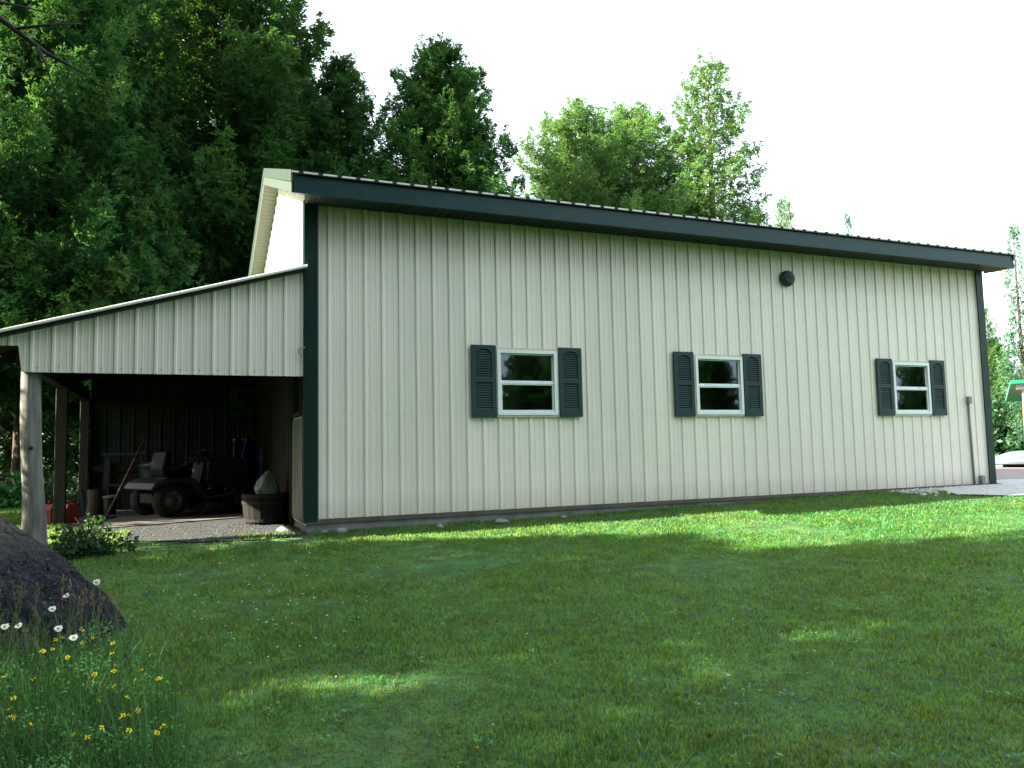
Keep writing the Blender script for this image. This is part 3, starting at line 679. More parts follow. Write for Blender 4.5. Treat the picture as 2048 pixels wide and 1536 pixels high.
# wood pieces on a box behind hood, pale block under the plywood edge
cr = thing('storage_crate', 'dark wooden crate carrying scrap boards behind the mower hood', 'crate', (-1.25, 5.45, FZ))
b = MB(); b.box(-.42, -.22, 0, .42, .22, .80)
for z in (.05, .3, .55): b.box(-.43, -.232, z, .43, -.2205, z + .2)
b.build('body', M['lumber'], cr)
for i, (p, q) in enumerate((((-1.56, 5.35, .73), (-.98, 5.3, .82)), ((-1.5, 5.42, .80), (-1.02, 5.5, .72)), ((-1.45, 5.3, .90), (-1.05, 5.4, .76)), ((-1.3, 5.5, .72), (-.86, 5.36, .86)))):
    b = MB(); b.bar(p, q, .09, .03); tag(b.build('scrap_board', M['lumber']), 'short brown scrap board in the heap behind the mower hood', 'board', 'scrap boards on the crate')
b = MB(); b.box(-.80, 3.05, FZ - .01, -.745, 3.13, FZ + .21); tag(b.build('wood_block', M['block'], bevel=.004), 'pale wood block standing between the mower front wheel and the half barrel', 'wood block')

# ------------------------------------------------------------------ right side shed and boat
sd = thing('wooden_shed', 'small orange cedar shed with bright green roof at the right edge', 'shed', (19.13, 4.13, -.12), math.radians(-53))
sd.scale = (1.105, 1.105, 1.105)
b = MB(); b.box(.12, .02, 0, 3.2, 2.6, 1.85); b.build('wall', M['cedar_wall'], sd)
b = MB(); b.box(0, -.03, .85, .12, .10, 2.06); b.build('corner_board', M['white_board'], sd)
b = MB(); b.box(.005, -.025, 0, .115, .095, .849); b.build('post', M['lumber'], sd)  # lower half of the corner board, coloured dark for the garage shadow
b = MB(); b.box(-.12, -.16, 2.04, 3.4, .12, 2.16); b.build('eave_board', M['white_board'], sd)
b = MB(); b.add([(-.24, -.3, 2.163), (3.5, -.3, 2.163), (3.5, 2.9, 1.85), (-.24, 2.9, 1.85), (-.24, -.3, 2.25), (3.5, -.3, 2.25), (3.5, 2.9, 1.94), (-.24, 2.9, 1.94)], [(3, 2, 1, 0), (4, 5, 6, 7), (0, 1, 5, 4), (1, 2, 6, 5), (2, 3, 7, 6), (3, 0, 4, 7)])
b.build('roof', M['shed_roof'], sd)
bo = thing('boat', 'low silver boat hull resting beyond the driveway', 'boat', (20.9, 4.75, -.02), math.radians(-22))
b = MB(); secs = []
for i in range(13):
    t = i / 12; x = -1.6 + 3.2 * t
    w = .62 * min(1, (t / .22) ** .6 if t > 0 else .02) ; w = max(w, .12); hgt = .18 + .27 * min(1, (t / .28)) ** .7
    secs.append([(x, -w, .12), (x, -w * 1.02, .22), (x, -w * .93, .22 + (hgt - .18) * .5), (x, -w * .55, .22 + (hgt - .18) * .95), (x, 0, .22 + (hgt - .18)), (x, w * .55, .22 + (hgt - .18) * .95), (x, w * .93, .22 + (hgt - .18) * .5), (x, w * 1.02, .22), (x, w, .12)])
for s in secs: b.v += s
b.f = [(i * 9 + j, i * 9 + j + 1, (i + 1) * 9 + j + 1, (i + 1) * 9 + j) for i in range(12) for j in range(8)] + [tuple(range(9))[::-1], tuple(range(108, 117))]
b.build('hull', M['alu'], bo, smooth=True)
b = MB(); b.box(-1.5, -.665, .185, 1.6, -.64, .245); b.box(-1.5, .64, .185, 1.6, .665, .245); b.build('gunwale', M['white_board'], bo, bevel=.01)
for x in (-.9, .9):
    b = MB(); b.box(x - .06, -.5, -.02, x + .06, .5, .13); b.build('skid', M['lumber'], bo)

# ------------------------------------------------------------------ rocks
def rock_mesh(name, seed, rx, ry, rz, m, sub=3, amp=.25, shape=None):
    bm = bmesh.new(); bmesh.ops.create_icosphere(bm, subdivisions=sub, radius=1)
    off = Vector((seed * 3.1, seed * 1.7, seed))
    for v in bm.verts:
        p = v.co.copy()
        f = 1 + amp * mnoise.noise(p * 1.1 + off) + amp * .45 * mnoise.noise(p * 2.6 + off) + amp * .2 * mnoise.noise(p * 6 + off)
        q = p * f
        if shape: q = shape(q)
        v.co = Vector((q.x * rx, q.y * ry, q.z * rz))
    me = bpy.data.meshes.new(name); bm.to_mesh(me); bm.free(); me.materials.append(m)
    for p in me.polygons: p.use_smooth = True
    o = bpy.data.objects.new(name, me); COL.objects.link(o); return o
_rr = random.Random(5)
BPL = [(Vector((_rr.uniform(-1, 1), _rr.uniform(-1, .6), _rr.uniform(-.3, 1))).normalized(), _rr.uniform(.72, .88)) for _ in range(13)] + [(Vector((.78, -.45, .44)).normalized(), .76), (Vector((.3, -.9, .35)).normalized(), .80)]
def bshape(q):
    for n_, d_ in BPL:
        e = q.dot(n_) - d_
        if e > 0: q = q - n_ * e * .9
    if q.z > .55: q = Vector((q.x, q.y, .55 + (q.z - .55) * .6))
    k_ = 1 - .34 * max(0, q.z) ** 1.2
    st = .018 * math.sin(q.z * 16 + q.x * 3) + .06 * mnoise.noise(q * 3.3) + .03 * mnoise.noise(q * 9) + .016 * mnoise.noise(q * 24) - .05 * max(0, .12 - abs(mnoise.noise(q * 2.1 + Vector((3, 1, 2))))) / .12
    return Vector((q.x * k_ * (1 + st) - .10 * max(0, q.z), q.y * (1 + st), q.z))
o = rock_mesh('boulder', 4, 1.03, .80, 1.17, M['boulder'], 6, .16, bshape); o.location = (-2.83, -3.92, -.42); o.rotation_euler = (0, .06, .3)
tag(o, 'big blue-grey boulder with brownish top behind the wildflowers', 'boulder')
for i, (x, y, s, sq) in enumerate(((-.08, -.16, .05, .7), (.12, -.19, .085, .55), (1.33, -.30, .06, .6), (2.16, -.28, .10, .4), (3.1, -.24, .06, .5), (-.5, .35, .12, .35))):
    o = rock_mesh('rock', i + 20, s, s * .8, s * sq, M['white_rock'], 3, .4); o.location = (x, y, gz(x, y) + s * .12); o.rotation_euler = (0, 0, i)
    tag(o, ['small pale stone nearest the dark green corner trim', 'white stone just right of the green corner trim', 'pale stone at the foundation below the first window', 'flat grey stone at the foundation under the first window shutter', 'small stone at the foundation right of the first window', 'flat sunlit stone in front of the half barrel'][i], 'stone', 'stones along the foundation')
# cobbles at right end and gravel stones
def pebbles(name, pts, m, label, cat, seed):
    rng = random.Random(seed); b = MB()
    base = bmesh.new(); bmesh.ops.create_icosphere(base, subdivisions=1, radius=1); bv = [v.co.copy() for v in base.verts]; bf = [tuple(v.index for v in f.verts) for f in base.faces]; base.free()
    for x, y, z, s in pts:
        R_ = Matrix.Rotation(rng.uniform(0, 6.3), 3, 'Z'); sx, sy, sz = s * rng.uniform(.8, 1.4), s * rng.uniform(.7, 1.1), s * rng.uniform(.4, .7)
        b.add([R_ @ Vector((v.x * sx * rng.uniform(.8, 1.15), v.y * sy * rng.uniform(.8, 1.15), v.z * sz)) + Vector((x, y, z)) for v in bv], bf)
    return tag(b.build(name, m, recalc=False), label, cat, kind='stuff')
pts = []
for i in range(420):
    x = RND.uniform(9.3, 11.9); y = -.12 - abs(RND.gauss(0, .22)) * (1 if x < 10.5 else 1.3)
    pts.append((x, y, gz(x, y) + .012, RND.uniform(.02, .055)))
pebbles('cobbles', pts, M['gravel_white'], 'white cobbles along the wall foot near the right corner', 'cobbles', 3)
pts = []
for i in range(4200):
    x = RND.uniform(-3.1, -.35); y = RND.uniform(-.35, 5.8) if RND.random() < .6 else RND.uniform(-.35, 1.9)
    if x < -1.7 and y < .5 - (x + 1.7) * .2: continue
    if -2.95 < x < -.6 and y > 1.95 + (x + 2.95) * .34: 
        if y < 4.3: continue
    pts.append((x, y, gz(x, y) + .014, RND.uniform(.005, .015) * (1.6 if RND.random() > .96 else 1)))
pts = [p for p in pts if mnoise.noise((p[0] * 1.7, p[1] * 1.7, 4)) > -.15 or RND.random() < .25]
M['gravel_grey'] = mat('grey gravel stones', (.095, .108, .112), (.028, .032, .033), scale=20, rough=.95, coord='World')
pebbles('gravel', pts, M['gravel_grey'], 'loose grey gravel spread in front of and under the lean-to', 'gravel', 5)

# ------------------------------------------------------------------ vegetation
def np_mesh(name, V, F4, tint, m, parent=None, loc=None):
    """V (n,3), F (k,3or4) index array, tint per vertex"""
    me = bpy.data.meshes.new(name)
    nv, nf, kk = len(V), len(F4), F4.shape[1]
    me.vertices.add(nv); me.vertices.foreach_set('co', np.ascontiguousarray(V, dtype=np.float32).ravel())
    me.loops.add(nf * kk); me.loops.foreach_set('vertex_index', np.ascontiguousarray(F4, dtype=np.int32).ravel())
    me.polygons.add(nf); me.polygons.foreach_set('loop_start', np.arange(0, nf * kk, kk, dtype=np.int32))
    me.update(calc_edges=True)
    a = me.attributes.new('tint', 'FLOAT', 'POINT'); a.data.foreach_set('value', np.ascontiguousarray(tint, dtype=np.float32))
    me.materials.append(m); me.validate()
    o = bpy.data.objects.new(name, me); COL.objects.link(o)
    if parent: o.parent = parent
    if loc: o.location = loc
    return o
def norm(a): return a / (np.linalg.norm(a, axis=-1, keepdims=True) + 1e-9)
def leaf_quads(c, d, n, ln, wd):
    """diamond leaves at centre c along d with normal n"""
    s = norm(np.cross(d, n)); ln = ln[:, None]; wd = wd[:, None]
    V = np.stack([c - d * ln * .5, c + s * wd * .5 + d * ln * .05, c + d * ln * .5, c - s * wd * .5 + d * ln * .05], 1).reshape(-1, 3)
    F = np.arange(len(V)).reshape(-1, 4); return V, F

def cedar(name, seed, H, R, bare, nl, per, leaf, m, bark, shape='cedar', fan=12, droop=.25):
    rng = np.random.default_rng(seed)
    root = bpy.data.objects.new(name, None); COL.objects.link(root)
    tb = MB()
    bend = rng.uniform(-.02, .02, 2) * H
    tx = lambda h: np.array([bend[0] * math.sin(h / H * 2.2), bend[1] * math.sin(h / H * 1.7), h])
    zs = np.linspace(-.3, H * .97, 10)
    r0 = .012 * H + .03
    tb.tube([tx(z) for z in zs], [max(.012, r0 * (1 - z / H) ** .8 + .01) if z > 0 else r0 * 1.2 for z in zs], 9)
    P, Dv, T = [], [], []
    for i in range(nl):
        u = (i + rng.random()) / nl
        h = H * (bare + (1 - bare) * u ** .92)
        t = (h / H - bare) / (1 - bare)
        if shape == 'spruce': prof_ = (1 - t) ** .85 * (.9 + .25 * math.sin(i * 2.3))
        elif shape == 'round': prof_ = (1 - t ** 2.6) ** .8 * min(1, .45 + 1.4 * t)
        else: prof_ = (1 - t) ** .6 * min(1, .66 + 1.5 * t)
        L = R * prof_ * rng.uniform(.62, 1.12) + .12
        az = i * 2.39996 + rng.uniform(-.5, .5)
        rise = L * ((.55 * t + .12) if shape != 'spruce' else (-.18 + .5 * t)) + rng.uniform(-.1, .15) * L
        out = np.array([math.cos(az), math.sin(az), 0])
        base = tx(h)
        f = lambda s: base + out * (L * s)[:, None] + np.array([0, 0, 1.]) * (rise * s - droop * L * 4 * s * (1 - s) * .5)[:, None]
        if i % 2 == 0:
            ss = np.array([0, .35, .7, .95]); q = f(ss)
            rb = .012 + .010 * L
            tb.tube([q[0], q[1], q[2], q[3]], [rb, rb * .7, rb * .45, .004], 4, cap=False)
        n = max(3, int(per * L * (1.0 + .25 * L)))
        s = rng.uniform(.03, 1, n) ** .75
        p = f(s)
        lat = np.array([-out[1], out[0], 0])
        wl = (.34 * L * (1.05 - s) + .12)
        lo = rng.normal(0, .5, n) * wl
        p = p + lat * lo[:, None] + np.array([0, 0, 1.]) * rng.normal(0, .10 + .03 * L, n)[:, None]
        d = norm(out * 1.0 + lat * (lo / (wl + .01) * .8)[:, None] + np.array([0, 0, 1.]) * rng.uniform(-.35, .55, n)[:, None])
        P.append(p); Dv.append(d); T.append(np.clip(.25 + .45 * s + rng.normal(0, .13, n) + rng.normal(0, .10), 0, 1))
    # leader tuft
    n = 14; P.append(tx(H * .96) + rng.normal(0, .10, (n, 3)) * np.array([1, 1, 2.2])); Dv.append(norm(rng.normal(0, .35, (n, 3)) + [0, 0, 1])); T.append(rng.uniform(.5, .9, n))
    P = np.concatenate(P); Dv = np.concatenate(Dv); T = np.concatenate(T)
    S = len(P)
    Nn = norm(np.cross(Dv, rng.normal(0, 1, (S, 3))))
    side_ = norm(np.cross(Nn, Dv))
    ang = rng.uniform(-1.15, 1.15, (S, fan)); rad = rng.uniform(.15, 1.0, (S, fan)) * leaf * 1.5
    dd = Dv[:, None, :] * np.cos(ang)[..., None] + side_[:, None, :] * np.sin(ang)[..., None]
    dd = norm(dd + rng.normal(0, .22, dd.shape) - np.array([0, 0, .18]))
    c = P[:, None, :] + dd * rad[..., None] + rng.normal(0, leaf * .16, dd.shape)
    nn = norm(Nn[:, None, :] + rng.normal(0, .55, dd.shape))
    ln = leaf * rng.uniform(.7, 1.35, (S * fan,)); wd = ln * rng.uniform(.24, .38, S * fan)
    V, F = leaf_quads(c.reshape(-1, 3), dd.reshape(-1, 3), nn.reshape(-1, 3), ln, wd)
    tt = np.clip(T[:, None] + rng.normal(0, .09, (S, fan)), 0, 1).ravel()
    tb.build('trunk', bark, root, smooth=True, recalc=False)
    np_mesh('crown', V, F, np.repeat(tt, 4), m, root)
    return root

PROT = {
 'a': cedar('cedar_tree', 1, 14, 3.4, .16, 300, 34, .096, M['cedar'], M['bark'], fan=17),
 'b': cedar('cedar_tree', 2, 14, 3.0, .17, 290, 35, .094, M['cedar'], M['bark'], fan=17),
 'c': cedar('cedar_tree', 3, 14, 3.3, .08, 280, 31, .098, M['cedar_light'], M['bark_grey'], 'round'),
 'd': cedar('cedar_tree', 4, 14, 3.0, .08, 200, 22, .096, M['cedar_light'], M['bark_grey'], droop=.3, fan=14),
 'e': cedar('spruce_tree', 5, 14, 2.2, .08, 150, 8, .18, M['spruce'], M['bark'], 'spruce', 10, .1),
 'f': cedar('cedar_tree', 6, 8, 2.0, .04, 170, 30, .092, M['cedar'], M['bark'], fan=14),
}
used = set()
def plant(key, x, y, H, wscale, rz, label, cat='tree', group=None, name=None):
    base = 8 if key == 'f' else 14
    o = PROT[key] if key not in used else copy_tree(PROT[key])
    used.add(key)
    if name: o.name = name
    o.location = (x, y, gz(x, y) - .05); o.rotation_euler = (0, 0, rz); s = H / base
    o.scale = (s * wscale, s * wscale, s)
    return tag(o, label, cat, group)
G1 = 'cedars of the wood behind the lean-to'
plant('a', -4.9, 10.2, 14.5, 1.05, .3, 'tall dark cedar at the far left edge behind the lean-to roof', group=G1)
plant('f', -2.75, 9.6, 8.0, 1.0, 1.0, 'shorter cedar with sunlit branch tips just above the lean-to roof', group=G1)
plant('b', -.9, 12.6, 18.5, 1.05, 2.0, 'tallest dark cedar rising out of the frame above the garage left end', group=G1)
plant('b', 2.45, 12.0, 12.3, .95, 4.4, 'dark cedar with narrow pointed top left of the second gap in the skyline', group=G1)
plant('a', 4.8, 10.8, 12.6, 1.12, 5.2, 'full pointed cedar standing just left of the skyline gap', group=G1)
plant('a', -3.6, 15.5, 17.5, 1.0, 1.7, 'tall cedar deep in the left wood behind the shorter cedar', group=G1)
plant('b', -7.2, 16, 16.5, 1.2, 2.9, 'tall cedar deep in the wood at the far left edge', group=G1)
plant('a', 1.2, 17.5, 15.0, 1.1, 3.9, 'cedar deep in the wood behind the narrow pointed one', group=G1)
plant('f', -5.6, 12.8, 9.5, 1.2, 2.2, 'low cedar at the far left between the taller trunks', group=G1)
plant('f', -1.0, 15.5, 9.0, 1.3, .5, 'low dark cedar filling the wood behind the lean-to back wall', group=G1)
plant('b', -5.5, 21, 15, 1.3, .1, 'farthest cedar closing the wood behind the left post', group=G1)
plant('a', -9.5, 22, 15, 1.3, 5.9, 'farthest cedar closing the wood left of the left post', group=G1)
plant('c', 10.85, 13.6, 12.7, 1.15, .4, 'broad bright green tree left of the two standing together above the roof', group='sunlit trees above the garage roof')
plant('c', 13.0, 13.9, 13.3, 1.2, 2.6, 'broad bright green tree on the right of the pair above the roof', group='sunlit trees above the garage roof')
plant('d', 15.8, 12.4, 14.9, 1.05, 1.4, 'tall airy sunlit cedar with visible trunk above the roof middle', group='sunlit trees above the garage roof')
plant('c', 15.2, 15.6, 11.6, 1.1, 4.9, 'lower bright green tree between the broad pair and the airy cedar', group='sunlit trees above the garage roof')
plant('d', 18.0, 13.2, 9.9, 1.15, 3.3, 'low sunlit cedar at the foot of the tall airy one', group='sunlit trees above the garage roof')
plant('d', 26.3, 20.6, 13.3, .62, 5.0, 'small pale treetop showing above the roof right of the airy cedar', group='sunlit trees above the garage roof')
plant('e', 57.5, 45.5, 22.9, .5, .7, 'tiny distant spruce tip above the roof near its right end', group=None)
plant('e', 34.8, 14.4, 11.0, .75, 2.1, 'sparse tall conifer at the right edge above the shed roof')
plant('d', 43.6, 22.6, 9.0, .95, 1.2, 'pale green conical tree between the garage corner and the shed', group='trees beyond the driveway')
plant('d', 47.5, 20.5, 9.5, .9, 4.1, 'sunlit cedar beyond the driveway behind the shed roof', group='trees beyond the driveway')
plant('a', 52, 28, 8, 1.2, .9, 'darker cedar closing the view beyond the driveway', group='trees beyond the driveway')
# trees left of and behind the viewer: they shade the lawn and show in the window panes
GS = 'tall cedars shading the lawn from the left'
for i, (kk, x, y, H, w) in enumerate((('f', -10.3, 5.4, 8.6, 1.2), ('f', -10.8, 9.2, 9.6, 1.3), ('f', -8.8, -.75, 8.2, 1.1), ('b', -9.6, -2.7, 13.5, .66), ('b', -9.0, -8.9, 17, 1.0), ('a', -9.5, -11.8, 17, 1.2), ('d', -13.5, -5.5, 19, .68), ('b', -13.5, -8.2, 19.5, 1.3), ('a', -15.5, -13, 19, 1.2), ('b', -11.5, -15.5, 17, 1.3), ('b', -6.6, -13.8, 17.5, 1.1), ('a', -2.2, -15.2, 17, 1.0), ('b', 2.6, -14.6, 16, 1.0))):
    plant(kk, x, y, H, w, i * 1.3, 'cedar in the row left of the lawn, out of the picture', group=GS)
GB = 'trees across the yard mirrored in the window panes'
for i, (x, H) in enumerate(((-7, 15), (-1, 13), (5, 14.5), (10, 12), (14.5, 13), (18.5, 11), (22.5, 14), (27, 12), (31, 13.5), (36, 12), (41, 13), (46, 14), (51, 13), (56, 15), (62, 14))):
    plant('abcd'[i % 4], x, -15.5 - (i * 37 % 3) if x < 8 else -36 - (i * 37 % 5), H if x < 16 else H * .78, 1.25, i * 2.1, 'cedar across the yard, seen only mirrored in the panes', group=GB)

# near cedar left of the viewer whose long bare limb hangs into the top left corner
nb = plant('b', -6.9, -2.9, 15, .5, 3.7, 'near cedar whose long dark limb hangs into the top left corner')
bpy.context.view_layer.update()
inv = nb.matrix_world.inverted()
b = MB(); lp = [(-6.85, -2.95, 5.2), (-5.2, -3.4, 4.75), (-4.0, -3.7, 4.35), (-3.0, -3.9, 3.9), (-2.55, -4.0, 3.55), (-2.3, -4.05, 3.42)]
b.tube(lp, [.06, .05, .038, .026, .014, .005], 7)
for a, q in (((-3.6, -3.8, 4.2), (-3.0, -4.0, 4.4)), ((-3.0, -3.9, 3.9), (-2.5, -3.75, 3.95)), ((-2.75, -3.96, 3.7), (-2.3, -4.1, 3.75)), ((-3.1, -3.88, 3.95), (-2.9, -4.0, 3.45)), ((-2.6, -4, 3.58), (-2.5, -4.05, 3.3))):
    b.tube([a, tuple((u + v) / 2 + RND.uniform(-.03, .03) for u, v in zip(a, q)), q], [.012, .008, .003], 5)
b.v = [tuple(inv @ Vector(v)) for v in b.v]
b.build('limb', M['post_dark'], nb, smooth=True)

# bushes
def bush_mesh(name, seed, rx, ry, rz, n, leaf, m, ratio=.55):
    rng = np.random.default_rng(seed)
    nc = 26
    cc = norm(rng.normal(0, 1, (nc, 3))) * rng.uniform(.3, .95, (nc, 1)); cc[:, 2] = np.abs(cc[:, 2])
    idx = rng.integers(0, nc, n)
    P = cc[idx] + norm(rng.normal(0, 1, (n, 3))) * (rng.uniform(0, 1, (n, 1)) ** .4) * .3
    P = P * np.array([rx, ry, rz]); P[:, 2] = np.abs(P[:, 2])
    d = norm(rng.normal(0, 1, (n, 3)) + P / np.array([rx, ry, rz]) * .8 + [0, 0, .2]); nn = norm(rng.normal(0, .7, (n, 3)) + [0, 0, 1])
    ln = leaf * rng.uniform(.6, 1.3, n)
    V, F = leaf_quads(P, d, nn, ln, ln * ratio)
    tint = np.clip(.25 + .5 * P[:, 2] / rz + rng.normal(0, .15, n), 0, 1)
    return V, F, np.repeat(tint, 4)
def bush(name, label, seed, loc, rx, ry, rz, n, leaf, m=None, ratio=.55, group=None):
    m = m or M['bush']
    r = thing(name, label, 'bush', loc, 0, group)
    V, F, t = bush_mesh(name, seed, rx, ry, rz, n, leaf, m, ratio); np_mesh('leaves', V, F, t, m, r)
    b = MB(); rng = random.Random(seed)
    for i in range(9):
        a = rng.uniform(0, 6.3); q = rng.uniform(.3, .8)
        b.tube([(0, 0, -.05), (rx * q * .5 * math.cos(a), ry * q * .5 * math.sin(a), rz * .5), (rx * q * math.cos(a), ry * q * math.sin(a), rz * .9)], [.012, .008, .003], 4, cap=False)
    b.build('stems', M['bark'], r, recalc=False)
    return r
bush('bush', 'small weedy bush between the log post and the mower', 1, (-2.72, 1.05, gz(-2.7, 1) - .02),   .26, .34, .30, 480, .05, M['bush'])
bush('bush', 'dark leafy bush on the lawn right of the boulder', 2, (-2.56, -.72, gz(-2.5, -.7) - .02), .42, .35, .36, 1700, .06)
bush('bush', 'pale leafed bush in the wood behind the second post', 3, (-4.5, 8.6, -.16), .9, .7, .8, 1300, .12, M['weed'], group='undergrowth at the wood edge')
bush('bush', 'low bush in the wood left of the log post', 4, (-5.6, 9.0, -.16), 1.0, .8, .8, 1300, .12, None, group='undergrowth at the wood edge')
bush('bush', 'bush in the wood just left of the lean-to back wall', 5, (-3.9, 7.2, -.16), .5, .6, .7, 900, .10, None, group='undergrowth at the wood edge')
bush('bush', 'dark green rounded bush beyond the driveway beside the garage corner', 6, (36.5, 16.6, -.1), 1.6, 1.6, 3.3, 5200, .28)
# ------------------------------------------------------------------ grass
CAMP = (-1.6711, -9.8305)
def inside_keepout(x, y):
    k_ = (y > -.05) & (x > -.33) & (x < 12.1)
    k_ |= (x > -3.2) & (x < -.3) & (y > .15) & (y < 6.2) & ~((x < -2.3) & (y < 1.6))
    k_ |= ((x + 2.83) / .72) ** 2 + ((y + 3.92) / .6) ** 2 < 1
    k_ |= (x > 10.2) & (y > -1.0 - (x - 10.2) * .22) & (x < 24)
    k_ |= (x > 12.2) & (y > -2.0)
    return k_
def grass_points(rng, n, r0, r1, pw, a0, a1):
    u = rng.random(n); r = (r0 ** pw + u * (r1 ** pw - r0 ** pw)) ** (1 / pw)
    th = rng.uniform(a0, a1, n)
    return CAMP[0] + r * np.sin(th), CAMP[1] + r * np.cos(th), r
rng = np.random.default_rng(77)
x, y, r = grass_points(rng, 460000, 2.6, 19, .75, math.radians(-22), math.radians(66))
kp = ~inside_keepout(x, y)
pn = np.array([mnoise.noise((a * .9, b_ * 1.3, 5)) for a, b_ in zip(x, y)])
# sparse in front of the lean-to gravel
gr = (x > -2.3) & (x < -.2) & (y > -.75) & (y < .3)
kp &= ~(gr & (rng.random(len(x)) < np.where(pn > .05, .15, .85)))
x, y, r, pn = x[kp], y[kp], r[kp], pn[kp]
n = len(x)
h = (.022 + .022 * rng.random(n)) * (1 + .55 * np.clip(pn, -1, 1)) * (1 + .25 * (rng.random(n) > .96))
h *= np.where(y > -.30, 1.25, 1)
az = rng.uniform(0, 2 * PI, n); lean = rng.uniform(.1, .9, n) * h
w = (.0024 + .0018 * rng.random(n)) * np.clip(r / 4.5, 1, 3.0)
zb = gzn(x, y) + .018 * 0 - .008
dx, dy = np.cos(az), np.sin(az)
px, py = -dy, dx
B = np.stack([x, y, zb], 1); S_ = np.stack([px * w, py * w, np.zeros(n)], 1)
m1 = B + np.stack([dx * lean * .3, dy * lean * .3, h * .62], 1); tip = B + np.stack([dx * lean, dy * lean, h], 1)
V = np.stack([B - S_, B + S_, m1 + S_ * .75, m1 - S_ * .75, tip], 1).reshape(-1, 3)
i0 = np.arange(n) * 5
F = np.concatenate([np.stack([i0, i0 + 1, i0 + 2], 1), np.stack([i0, i0 + 2, i0 + 3], 1), np.stack([i0 + 3, i0 + 2, i0 + 4], 1)])
tt = np.clip(rng.normal(.45, .2, n) + .12 * pn + (rng.random(n) > .965) * .4, 0, 1)
tag(np_mesh('grass', V, F, np.repeat(tt, 5), M['grass']), 'short mown grass blades of the lawn', 'grass', kind='stuff')
# broad leaved lawn weeds
nc = 240
x, y, r = grass_points(rng, nc, 2.8, 9, 1.0, math.radians(-14), math.radians(60))
kp = ~inside_keepout(x, y); x, y = x[kp], y[kp]
P, d_, nn_, l_ = [], [], [], []
for a, b_ in zip(x, y):
    kk = rng.integers(6, 16); az = rng.uniform(0, 6.3, kk); rr_ = rng.uniform(.01, .07, kk)
    P.append(np.stack([a + rr_ * np.cos(az), b_ + rr_ * np.sin(az), gz(a, b_) + rng.uniform(.02, .055, kk)], 1))
    d_.append(norm(np.stack([np.cos(az), np.sin(az), rng.uniform(.0, .6, kk)], 1))); nn_.append(norm(rng.normal(0, .35, (kk, 3)) + [0, 0, 1])); l_.append(rng.uniform(.012, .03, kk) * rng.uniform(.7, 1.5))
P, d_, nn_, l_ = map(np.concatenate, (P, d_, nn_, l_))
V, F = leaf_quads(P, d_, nn_, l_, l_ * .5)
tag(np_mesh('lawn_weeds', V, F, np.repeat(rng.uniform(.2, 1, len(P)), 4), M['weed']), 'clover and broad leaved weeds scattered through the lawn', 'weeds', kind='stuff')
# clover heads
pts = []
for i in range(70):
    if i < 62: a, b_ = RND.gauss(-1.1, .5), RND.gauss(-3.3, .9)
    else: a, b_ = RND.uniform(-1, 3.5), RND.uniform(-6.5, -3)
    if a < -1.9 and b_ < -3: continue
    pts.append((a, b_, gz(a, b_) + .06, RND.uniform(.005, .009)))
pebbles('clover_blossoms', pts, M['clover_white'], 'tiny white clover blossoms dotted in the lawn', 'clover', 8)

# ------------------------------------------------------------------ wildflower patch
def patch_points(n):
    x = rng.uniform(-3.4, -1.65, n); y = rng.uniform(-6.6, -4.68, n)
    lim = -1.95 + .33 * np.clip((-4.6 - y) / 1.8, 0, 1) + rng.normal(0, .07, n)
    kk = x < lim
    kk &= ~(((x + 2.83) / .74) ** 2 + ((y + 3.92) / .62) ** 2 < 1)
    return x[kk], y[kk]
x, y = patch_points(12000); n = len(x)
h = rng.uniform(.10, .30, n) * (1 + .8 * (rng.random(n) > .86)); az = rng.uniform(0, 6.3, n); lean = h * rng.uniform(.1, .6, n); w = rng.uniform(.0015, .0032, n)
B = np.stack([x, y, gzn(x, y) - .01], 1); dx, dy = np.cos(az), np.sin(az); S_ = np.stack([-dy * w, dx * w, 0 * w], 1)
m1 = B + np.stack([dx * lean * .3, dy * lean * .3, h * .62], 1); tip = B + np.stack([dx * lean, dy * lean, h], 1)
V = np.stack([B - S_, B + S_, m1 + S_ * .8, m1 - S_ * .8, tip], 1).reshape(-1, 3); i0 = np.arange(n) * 5
F = np.concatenate([np.stack([i0, i0 + 1, i0 + 2], 1), np.stack([i0, i0 + 2, i0 + 3], 1), np.stack([i0 + 3, i0 + 2, i0 + 4], 1)])
tag(np_mesh('tall_grass', V, F, np.repeat(rng.uniform(0, .75, n), 5), M['tallgrass']), 'uncut grass growing among the wildflowers below the boulder', 'grass', kind='stuff')
x, y = patch_points(60000); n = len(x)
zf = rng.random(n) ** 1.4 * .29 * (.55 + .9 * np.array([abs(mnoise.noise((a * 3.1, b_ * 3.1, 2))) for a, b_ in zip(x, y)]))
P = np.stack([x, y, gzn(x, y) + zf], 1); l_ = rng.uniform(.009, .026, n)
V, F = leaf_quads(P, norm(rng.normal(0, 1, (n, 3)) + [0, 0, .3]), norm(rng.normal(0, .6, (n, 3)) + [0, 0, 1]), l_, l_ * .5)
tag(np_mesh('weeds', V, F, np.repeat(np.clip(zf / .24 + rng.normal(0, .2, n), 0, 1), 4), M['weed']), 'dense low leafy weeds filling the lower left corner', 'weeds', kind='stuff')
